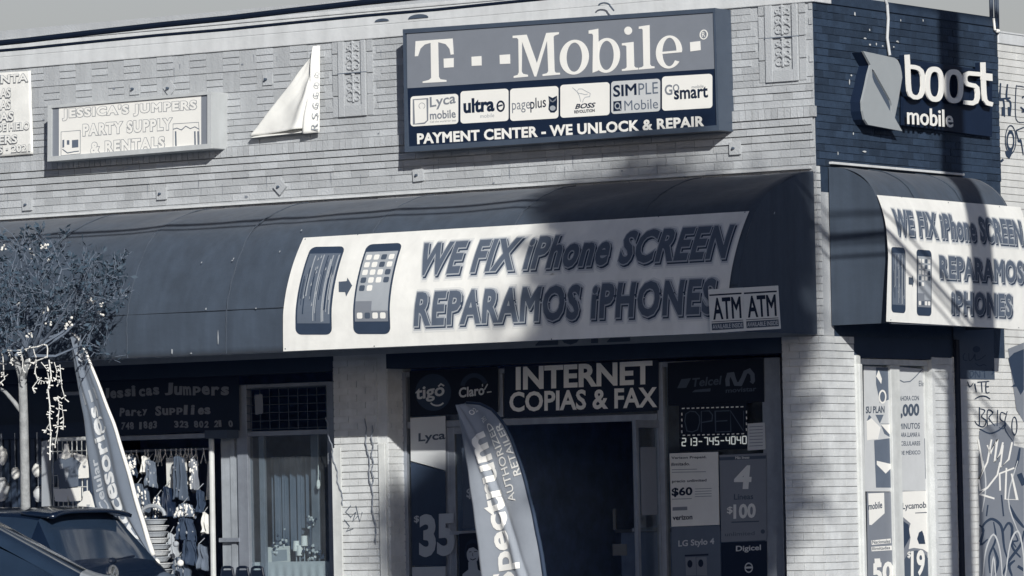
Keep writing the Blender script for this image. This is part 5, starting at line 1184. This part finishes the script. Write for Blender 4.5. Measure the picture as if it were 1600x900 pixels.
# ================================================================== feather flags
def flag(nm, label, su, left, right, m, sleeve_m, sleeve_side, wave, texts, base_px, extra=None):
    """cloth between two pixel outlines (top to bottom), waving out of its plane"""
    t = thing('feather_flag', label, 'flag', su.pt(su.hit(*base_px)[0], .13))
    def lerp(P, v):
        L = [0]
        for p, q in zip(P, P[1:]): L.append(L[-1] + hypot(q[0] - p[0], q[1] - p[1]))
        s = v * L[-1]; i = 0
        while i < len(L) - 2 and L[i + 1] < s: i += 1
        k = (s - L[i]) / (L[i + 1] - L[i]); return Vector(P[i]) * (1 - k) + Vector(P[i + 1]) * k
    def at(u, v, h=0.0):
        p = lerp(left, v) * (1 - u) + lerp(right, v) * u
        return su.pt(*su.hit(*p), h + wave(u, v))
    b = MB(); b.grid(lambda u, v: at(u, v), 36, 90); b.build('cloth', X[m], t, smooth=True, solid=.002)
    sp = right if sleeve_side == 'r' else left; u_ = 1 if sleeve_side == 'r' else 0
    b = MB(); b.tube([at(u_, v / 40) for v in range(41)], [.012 + .012 * v / 40 for v in range(41)], 8); b.build('pole_sleeve', X[sleeve_m], t, smooth=True)
    b = MB(); e = at(u_, 1); b.tube([e, Vector((su.hit(*base_px)[0], e.y, .16))], .016, 8); b.build('pole', X['alu'], t)
    b = MB(); bx_ = su.hit(*base_px)[0]; b.lathe((bx_, e.y, .131), [(.22, 0), (.22, .05), (.05, .08), (.03, .14)], 18); b.build('base', X['black'], t)
    for name, mt, items in texts:
        b = MB()
        for s_, fn, bold in items:
            vs, fs, up = text_mesh(s_, bold, 0, 1.0)
            x0 = min(v[0] for v in vs); x1 = max(v[0] for v in vs); y0 = min(v[1] for v in vs); y1 = max(v[1] for v in vs)
            bm = bmesh.new(); bv = [bm.verts.new(((x - x0) / (x1 - x0), (y - y0) / (y1 - y0), z)) for (x, y), z in zip(vs, up)]
            for f in fs:
                try: bm.faces.new([bv[i] for i in f])
                except ValueError: pass
            for ax, n in (((1, 0, 0), 40), ((0, 1, 0), 10)):
                for k in range(1, n): bmesh.ops.bisect_plane(bm, geom=bm.verts[:] + bm.edges[:] + bm.faces[:], dist=1e-7, plane_co=(k / n, k / n, 0), plane_no=ax)
            bm.verts.index_update(); b.add([at(*fn(v.co.x, v.co.y), .009 + v.co.z) for v in bm.verts], [[v.index for v in f.verts] for f in bm.faces]); bm.free()
        b.build(name, X[mt], t)
    return t, at
FA = Flat('F', 2.4)
crease = lambda d, w: exp(-(d / w) ** 2)
def w1(u, v): return .018 * sin(u * 9 + v * 2.5) * (.4 + v) + .030 * crease(u - .30 - .15 * v, .10) - .028 * crease(u - .78 + .25 * v, .07) * v + .004 * sin(v * 30 + u * 4)
tf, at = flag('f', 'grey feather flag with faded lettering leaning to the right in front of the party shop', FA,
    [(112, 521), (113, 545), (117, 578), (124, 612), (131, 650), (136, 690), (143, 740), (152, 790), (172, 822), (200, 845), (237, 869)],
    [(113, 519), (124, 530), (136, 553), (148, 586), (162, 622), (176, 660), (192, 712), (205, 760), (216, 800), (228, 840), (238, 868)],
    'flag_dark', 'white', 'r', w1,
    [('lettering', 'g200', [('Accesorios', lambda x, y: (.62 - .34 * y + .0 * x, .92 - .60 * x), .035)]), ('small_lettering', 'g165', [('Celular', lambda x, y: (.25 - .17 * y, .74 - .22 * x), .03), ('OO', lambda x, y: (.78 - .4 * y, .13 - .05 * x), .03), ('III', lambda x, y: (.2 + .6 * x, .30 - .05 * y), 0)])], (244, 900))
b = MB(); b.ring(Flat('F', 2.53), 163, 678, (6.5, 10.5), (4.6, 8.2), 0, 0, a0=40, a1=330); 
# round mark printed on the cloth
b = MB(); A = [R(40 + 290 * i / 24) for i in range(25)]
vv = [at(.62 + .17 * cos(a) * k, .405 - .035 * sin(a) * k, .009) for k in (1, .72) for a in A]; b.add(vv, [(i, i + 1, 26 + i, 25 + i) for i in range(24)]); b.build('round_mark', X['g200'], tf)
FB = Flat('F', 2.2)
def w2(u, v):
    d1 = u - (.10 + .95 * v * .75)
    return .030 * crease(d1, .06) - .022 * crease(d1 - .08, .035) + .014 * sin(u * 8 + v * 3) + .012 * crease(u - .8 + v * .5, .12) * sin(v * 9) + .003 * sin(v * 40 + u * 9)
flag('f', 'pale grey feather flag with big white vertical lettering standing before the phone shop door', FB,
    [(714, 633), (719, 662), (726, 700), (732, 738), (738, 780), (744, 822), (750, 870), (756, 930), (762, 1000)],
    [(730, 629), (752, 631), (772, 641), (788, 661), (802, 690), (813, 722), (823, 756), (833, 800), (842, 845), (850, 895), (856, 960), (859, 1000)],
    'flag_pale', 'g50', 'r', w2,
    [('lettering', 'white', [('Spectrum', lambda x, y: (.66 - .50 * y - .04 * x, .80 - .645 * x), .035)]),
     ('small_lettering', 'white', [('AUTHORIZED', lambda x, y: (.77 - .15 * y + .0 * x, .46 - .32 * x), .012), ('RETAILER', lambda x, y: (.97 - .13 * y - .02 * x, .37 - .21 * x), .015), ('TM', lambda x, y: (.73 - .14 * y, .128 - .02 * x), 0), ('O2', lambda x, y: (.42 + .3 * x, .075 - .025 * y), .02)])], (862, 1060))

# ================================================================== street tree with light strings
def branch(m, leaves, p, d, ln, r, depth, rnd, up=.25):
    n = 5; pts = [p]; q = p; dd = d.normalized()
    for i in range(n):
        dd = (dd + Vector((rnd.gauss(0, .16), rnd.gauss(0, .16), rnd.gauss(0, .12) + up * .12))).normalized(); q = q + dd * (ln / n); pts.append(q)
    m.tube(pts, [r * (1 - .5 * i / n) for i in range(n + 1)], 5 if r < .02 else 8, cap=False)
    if depth <= 1: leaves += [(pp, dd) for pp in pts[2:]]
    if depth > 0:
        for k in range(rnd.choice((3, 4, 4)) if depth > 1 else 3):
            i = rnd.choice((2, 3, 4, 5)); a = Vector((rnd.gauss(0, 1), rnd.gauss(0, 1), rnd.gauss(.25, .7))).normalized()
            branch(m, leaves, pts[i], dd * .75 + a * .85, ln * rnd.uniform(.55, .8), max(.004, r * .5), depth - 1, rnd, up)
TR = Flat('F', 2.7); rnd = random.Random(21)
tb = TR.pt(TR.hit(42, 800)[0], .13)
t = thing('street_tree', 'slim pale street tree with dark twigs and white blossoms before the party shop', 'tree', tb)
fork = TR.pt(*TR.hit(35, 588)); b = MB()
b.tube([tb, tb.lerp(fork, .3), tb.lerp(fork, .6), tb.lerp(fork, .85) + Vector((.005, 0, 0)), fork], [.062, .05, .045, .042, .04], 12); 
cr, lv = MB(), []
for (px, py, r_) in ((22, 558, .03), (45, 560, .033)):
    e = TR.pt(*TR.hit(px, py)); b.tube([fork - Vector((0, 0, .05)), fork.lerp(e, .6), e], [.034, .03, .026], 8)
    for k in range(5): branch(cr, lv, e, Vector((rnd.gauss(0, .8), rnd.gauss(0, .6), .8)), rnd.uniform(.45, .7), .016, 3, rnd)
e = TR.pt(*TR.hit(-6, 604)); b.tube([TR.pt(*TR.hit(37, 648)), TR.pt(*TR.hit(22, 628)), TR.pt(*TR.hit(8, 612)), e], [.024, .022, .018, .015], 8)
for k in range(3): branch(cr, lv, e, Vector((rnd.gauss(-.6, .5), rnd.gauss(0, .5), .8)), .6, .012, 3, rnd)
for (px, py) in ((95, 480), (135, 470), (150, 455), (70, 420), (110, 540)):
    e = TR.pt(*TR.hit(px, py), rnd.uniform(-.3, .3)); s_ = TR.pt(*TR.hit(48, 556)); cr.tube([s_, s_.lerp(e, .5) + Vector((0, 0, -.05)), e], [.018, .012, .007], 6)
    for k in range(3): branch(cr, lv, e, (e - s_).normalized() + Vector((rnd.gauss(0, .6), rnd.gauss(0, .6), rnd.gauss(.2, .5))), .3, .007, 2, rnd)
b.build('trunk', X['bark'], t, smooth=True); cr.build('crown', X['twig'], t)
lm = MB()
for p, dd in lv:
    if rnd.random() < .6:
        for k in range(rnd.choice((1, 2))):
            a = Vector((rnd.gauss(0, 1), rnd.gauss(0, 1), rnd.gauss(0, 1))).normalized(); c_ = a.cross(dd).normalized() if a.cross(dd).length > .01 else a.orthogonal(); s_ = rnd.uniform(.02, .042)
            o_ = p + a * .015; lm.add([o_, o_ + a * s_ + c_ * s_ * .4, o_ + a * s_ * 2, o_ + a * s_ - c_ * s_ * .4], [(0, 1, 2, 3)])
lm.build('leaves', X['leaf'], t)
bl = MB()
for px, py in ((72, 398), (77, 393), (84, 388), (99, 386), (104, 405), (101, 383), (48, 473), (44, 480), (85, 484), (72, 505), (128, 507), (148, 488), (158, 473), (164, 476), (154, 492), (60, 522), (73, 525), (30, 515), (132, 503), (126, 512), (13, 382), (28, 390), (159, 470)):
    o_ = TR.pt(*TR.hit(px, py), rnd.uniform(-.1, .3))
    for k in range(4): r_ = rnd.uniform(.006, .014); bl.blob(o_ + Vector((rnd.gauss(0, .015), rnd.gauss(0, .015), rnd.gauss(0, .015))), (r_, r_, r_), 6, .3)
bl.build('blossom', X['blossom'], t)
t = thing('string_lights', 'white icicle light strings hanging in loops from the street tree', 'lights', TR.pt(*TR.hit(40, 640)))
Z53 = lambda l: zs_(l, 0, 530, 5.292)
w_, bu = MB(), MB(); PSt = Flat('F', 2.95)
for l, r_, nb in (([(-60, 105), (10, 85), (80, 95), (180, 90), (250, 72), (320, 60), (350, 45), (390, 50), (405, 80), (405, 150), (360, 160), (300, 185)], .012, 6), ([(12, 90), (20, 150), (30, 230), (25, 290), (40, 330), (10, 365), (-20, 360)], .010, 10), ([(65, 105), (75, 150), (100, 190), (108, 212)], .010, 5), ([(180, 100), (185, 170), (185, 230), (210, 268)], .010, 8), ([(290, 80), (290, 190), (285, 270), (300, 340), (270, 400), (278, 440)], .010, 12), ([(405, 170), (410, 300), (405, 420), (412, 550), (420, 660), (425, 780), (425, 900), (430, 1000)], .014, 34), ([(340, 190), (375, 250), (395, 330), (390, 420)], .008, 8), ([(445, 190), (460, 260), (455, 330), (485, 360)], .007, 12), ([(495, 210), (505, 300), (525, 400), (540, 500)], .008, 7), ([(485, 470), (480, 560), (490, 640), (488, 760), (470, 880)], .008, 18), ([(520, 560), (515, 660), (520, 750)], .006, 10), ([(425, 690), (390, 740), (370, 770)], .008, 4), ([(230, 250), (245, 200), (250, 180)], .007, 4), ([(320, 330), (350, 350), (390, 345)], .006, 6)):
    P = [PSt.pt(*PSt.hit(*p), rnd.uniform(-.03, .03)) for p in Z53(l)]; w_.tube(P, r_ * .5, 6)
    for k in range(nb):
        i = rnd.randrange(len(P) - 1); o_ = P[i].lerp(P[i + 1], rnd.random()); dd = Vector((rnd.choice((-1, 1)) * rnd.uniform(.4, 1), rnd.gauss(0, .6), rnd.gauss(-.2, .5))).normalized()
        bu.tube([o_, o_ + dd * rnd.uniform(.025, .045)], [.003, .0065], 6)
w_.build('wire', X['cream'], t); bu.build('bulb', X['white'], t)

# ================================================================== cars in the lower left corner
def car(nm, label, cat, ox, oy, st, m, glass_rear, glass_side, rail=.055):
    """lofted body heading to -x; st = stations (x from the tail, roof z, roof half width, belt z, body half width)"""
    t = thing(nm, label, cat, (ox, oy, 0)); parts = {}
    def ring(s):
        x, zr, wr, zb, wb = s; e = .018
        half = [(0, zr + e), (wr * .55, zr + e * .7), (wr * .88, zr - .012), (wr, zr - rail), (wb * .965, zb), (wb, zb - .10), (wb, .52), (wb * .97, .30), (wb * .8, .22)]
        if zr - zb < .08: half[3] = (wr, zr - .03); half[4] = (wb * .97, min(zb, zr - .05))
        full = [(-y, z) for y, z in reversed(half[1:])] + half
        return [Vector((ox - s[0], oy + y, z)) for y, z in full]
    RR = [ring(s) for s in st]; n = len(RR[0]); mid = n // 2
    for i in range(len(RR) - 1):
        for j in range(n - 1):
            k = abs(j - mid + .5)
            if i in glass_rear and k < 3: key = 'rear_window'
            elif i in glass_side and 3 <= k < 4: key = 'side_window'
            else: key = 'body'
            q = [RR[i][j], RR[i][j + 1], RR[i + 1][j + 1], RR[i + 1][j]]
            parts.setdefault(key, MB()).add(q, [(0, 1, 2, 3)])
    parts['body'].add(RR[0], [tuple(range(n))]); parts['body'].add(RR[-1], [tuple(range(n))])
    for k, b in parts.items():
        o = b.build(k, X[m] if k == 'body' else X['car_glass'], t, smooth=False)
        me = o.data; bm = bmesh.new(); bm.from_mesh(me); bmesh.ops.remove_doubles(bm, verts=bm.verts, dist=1e-4); bmesh.ops.recalc_face_normals(bm, faces=bm.faces); bm.to_mesh(me); bm.free()
        if k == 'body':
            md = o.modifiers.new('sub', 'SUBSURF'); md.levels = 2; md.render_levels = 2
            bm = bmesh.new(); bm.from_mesh(me); ly = bm.edges.layers.float.get('crease_edge') or bm.edges.layers.float.new('crease_edge')
            for e_ in bm.edges:
                if e_.is_boundary: e_[ly] = 1.0
            bm.to_mesh(me); bm.free(); me.polygons.foreach_set('use_smooth', [True] * len(me.polygons))
        else:
            md = o.modifiers.new('sub', 'SUBSURF'); md.levels = 2; md.render_levels = 2; md.boundary_smooth = 'PRESERVE_CORNERS'
            bm = bmesh.new(); bm.from_mesh(me); ly = bm.edges.layers.float.get('crease_edge') or bm.edges.layers.float.new('crease_edge')
            for e_ in bm.edges:
                if e_.is_boundary: e_[ly] = 1.0
            bm.to_mesh(me); bm.free(); me.polygons.foreach_set('use_smooth', [True] * len(me.polygons))
    L = st[-1][0]; W_ = st[len(st) // 2][4]
    for x in (.78, L - .85):
        for sg in (-1, 1):
            c = Vector((ox - x, oy + sg * (W_ - .10), .315)); wt = MB(); wt.lathe(c - Vector((0, .1, 0)), [(.2, 0), (.305, .0), (.318, .03), (.318, .17), (.305, .2), (.2, .2)], 28, (0, 1, 0)); w_ = wt.build('wheel', X['black'], t, smooth=False); w_['_o'] = t['_o']
            rm = MB(); rm.lathe(c - Vector((0, .095, 0)), [(.19, 0), (.2, .19), (.03, .19)], 18, (0, 1, 0)); rm.build('rim', X['alu'], w_)
    for sg in (-1, 1):
        tl = MB(); tl.blob(Vector((ox + .02 - st[1][0], oy + sg * (W_ - .17), .84)), (.06, .13, .10), 10, 0); tl.build('tail_light', X['g75'], t, smooth=True)
    return t
scl = .93
HX, HY = None, -4.95
PHc = Flat('F', -HY); hx = PHc.hit(176, 888)[0] + .05
ch = car('hatchback', 'dark hatchback seen from behind at the kerb, roof just below the white clothes', 'car', hx, HY,
    [(0.0, .72, .70, .70, .80), (.05, .95, .74, .93, .84), (.10, 1.06, .70, 1.02, .855), (.42, 1.47, .56, .98, .87), (.62, 1.505, .575, .97, .875), (1.3, 1.53, .59, .95, .88), (2.1, 1.52, .585, .94, .88), (2.6, 1.40, .60, .94, .88), (3.25, 1.02, .70, .93, .87), (3.9, .90, .68, .86, .83), (4.1, .70, .62, .66, .76)], 'car_dark', (2,), (3, 4, 5, 6))
b = MB(); b.grid(lambda u, v: Vector((hx - .62 + .36 * v, HY + (-.55 + 1.1 * u), 1.525 - .035 * v - .05 * (2 * u - 1) ** 4 + (0))), 20, 5); b.build('spoiler', X['car_dark'], ch, smooth=True, solid=.03)
b = MB(); c = Vector((hx - .04, HY, .955)); b.lathe(c + Vector((-.01, 0, 0)), [(.042, 0), (.058, 0), (.058, .02), (.042, .02), (.042, 0)], 24, (1, 0, .25)); b.tube([c + Vector((.01, -.03, -.03)), c + Vector((.01, .02, .035))], .008, 6); b.tube([c + Vector((.01, .03, -.03)), c + Vector((.01, -.0, .01))], .008, 6); b.build('emblem', X['chrome'], ch)
b = MB(); b.tube([Vector((hx - .10, HY + .05, 1.05)), Vector((hx - .11, HY + .38, 1.085))], .012, 6); b.blob(Vector((hx - .09, HY + .05, 1.05)), (.03, .05, .03), 8, 0); b.build('rear_wiper', X['black'], ch)
SY = -9.2; PSc = Flat('F', -SY); sx = PSc.hit(262, 900)[0]
cs = car('saloon_car', 'silver saloon car in front of the dark hatchback, only its sloping rear pillar in view', 'car', sx, SY,
    [(0.0, .70, .66, .66, .76), (.06, .86, .70, .82, .84), (.12, .94, .68, .86, .86), (.5, .96, .66, .86, .88), (.62, 1.01, .64, .885, .88), (1.35, 1.42, .56, .94, .885), (1.75, 1.51, .565, .93, .89), (2.4, 1.53, .57, .92, .89), (2.9, 1.42, .58, .92, .89), (3.6, 1.0, .68, .93, .88), (4.4, .88, .68, .84, .84), (4.6, .68, .6, .64, .76)], 'car_silver', (4,), (4, 5, 6, 7), .12)
cs.rotation_euler.z = R(33)

# ================================================================== overhead cables, utility pole, mast, shading tree
W0, W1 = Flat('F', 3.6).hit(0, 67), Flat('F', 3.6).hit(640, -3.5)
def line(p0, p1, xa, xb, y, r, nm, label, sag=.0):
    k = (p1[1] - p0[1]) / (p1[0] - p0[0]); b = MB(); n = 60
    b.tube([Vector((xa + (xb - xa) * i / n, y, p0[1] + k * (xa + (xb - xa) * i / n - p0[0]) - sag * sin(pi * i / n) + .004 * sin(i * 2.1))) for i in range(n + 1)], r, 8)
    o = b.build(nm, X['cable'], loc=(xa, y, 0)); return tag(o, label, 'cable', 'cables along the street')
PX, PY = 6.15, -3.6
line(W0, W1, -40, PX - .16, PY, .027, 'overhead_cable', 'thick dark cable along the roof edge, upper of the two')
V0, V1 = Flat('F', 3.6).hit(0, 79), Flat('F', 3.6).hit(760, 7)
line(V0, V1, -40, PX - .16, PY, .014, 'overhead_cable', 'thin dark cable just below the thick one at the cornice')
t = thing('utility_pole', 'tall round wooden utility pole on the kerb right of the picture', 'pole', (PX, PY, .13))
b = MB(); b.tube([(PX, PY, .13), (PX, PY, 4), (PX, PY, 10.5)], [.175, .165, .14], 16); b.build('shaft', X['wood'], t, smooth=True)
b = MB(); b.box(PX - .06, PX + .06, PY - 1.1, PY + 1.1, 9.6, 9.75); b.build('crossarm', X['wood'], t)
b = MB(); b.tube([(PX + .05, PY + .34, .13), (PX + .05, PY + .34, 5.4)], .03, 8); b.build('riser_pipe', X['alu'], t)
D6 = Flat('S', .65)
for i, (p, q_) in enumerate((((1383, 322), (1500, 466)), ((1383, 364), (1482, 482)))):
    P = Vector(D6.pt(*D6.hit(*p))); Q = Vector(D6.pt(*D6.hit(*q_))); P2_ = P + (P - Q) * 1.6; Q2 = Q + (Q - P) * 1.2
    s0 = Vector((1, -1, .57)); k = 5.3 + i * .25; b = MB(); b.tube([P2_ + s0 * k, Q2 + s0 * k], .018, 6)
    tag(b.build('guy_wire', X['cable']), ['upper slanting wire strung beside the utility pole', 'lower slanting wire strung beside the utility pole'][i], 'wire', 'slanting wires beside the pole')
MP = Flat('S', -.12)
t = thing('roof_mast', 'dark double pipe mast rising above the dark parapet', 'mast', MP.pt(*MP.hit(1554, 50)))
for x, wpx, bt in ((1549, 4.5, 26), (1555.5, 3, 46), (1559, 3, 47)):
    a = MP.hit(x, 20)[0]; b = MB(); b.tube([MP.pt(a, MP.hit(x, bt)[1] - .02), MP.pt(a, MP.hit(x, bt)[1] + 2.2)], wpx / 220, 8); b.build('pipe', X['metal_dark'], t)
a, c = Flat('S', .03).hit(1558.5, 48.5); b = MB(); b.blob(Flat('S', .03).pt(a, c), (.03, .03, .02), 8, 0); b.tube([Flat('S', .03).pt(a - .07, c + .12), Flat('S', .03).pt(a - .05, c + .01), Flat('S', .03).pt(a, c)], .012, 6); b.build('end_cap', X['white'], t)

SHADE_GAPS = [(930, 372), (1062, 300), (1242, 350), (905, 470)]
# broad tree across the road corner whose shade falls on the phone shop
rnd = random.Random(33)
tgt = FR.pt(FR.hit(1035, 500)[0], 2.0); s0 = Vector((1, -1, .57)); base = tgt + s0 * 17.0
t = thing('shade_tree', 'tall narrow evergreen street tree across the road, right of the picture', 'tree', (base.x, base.y, 0))
b = MB(); b.tube([(base.x, base.y, 0), (base.x + .1, base.y, 4), (base.x, base.y, base.z - 1), (base.x, base.y, base.z + 1.5)], [.28, .2, .14, .04], 12)
side = Vector((.707, .707, 0)); fw = Vector((.707, -.707, 0)); up = Vector((0, 0, 1)); lf = MB()
holes = [FR.hit(*p) for p in SHADE_GAPS]
clumps = []
def fill(n, px, z, ru, rw, rv, gaps=True, dist=17.0):
    """leaf clumps of one limb"""
    o_ = FR.pt(FR.hit(px, 500)[0], z) + s0 * dist; k = 0
    while k < n:
        u, v, w_ = rnd.uniform(-1, 1), rnd.uniform(-1, 1), rnd.uniform(-1, 1)
        if u * u + v * v * .9 + w_ * w_ > 1.0: continue
        c = o_ + side * (u * ru) + fw * (w_ * rw) + up * (v * rv); sh = c + s0 * c.y
        if gaps and any(((sh.x - hx_) / .34) ** 2 + ((sh.z - hz_) / .26) ** 2 < 1 for hx_, hz_ in holes): continue
        clumps.append(c); k += 1
fill(250, 996, 1.9, 1.16, 1.0, 2.2)
fill(20, 975, 4.02, .62, .5, .28)
fill(11, 1192, 3.7, .30, .4, .5)
fill(22, 692, 1.42, .26, .3, .36, False)
for c in clumps:
    if rnd.random() < .35: b.tube([Vector((base.x, base.y, c.z - .5)), c], [.03, .01], 5)
    for k in range(80):
        o_ = c + Vector((rnd.gauss(0, .17), rnd.gauss(0, .17), rnd.gauss(0, .15))); a = Vector((rnd.gauss(0, 1), rnd.gauss(0, 1), rnd.gauss(0, 1))).normalized(); e_ = a.orthogonal().normalized(); s_ = rnd.uniform(.08, .15)
        lf.add([o_, o_ + a * s_ + e_ * s_ * .5, o_ + a * s_ * 2, o_ + a * s_ - e_ * s_ * .5], [(0, 1, 2, 3)])
b.build('trunk', X['wood'], t); lf.build('crown', X['leaf'], t)
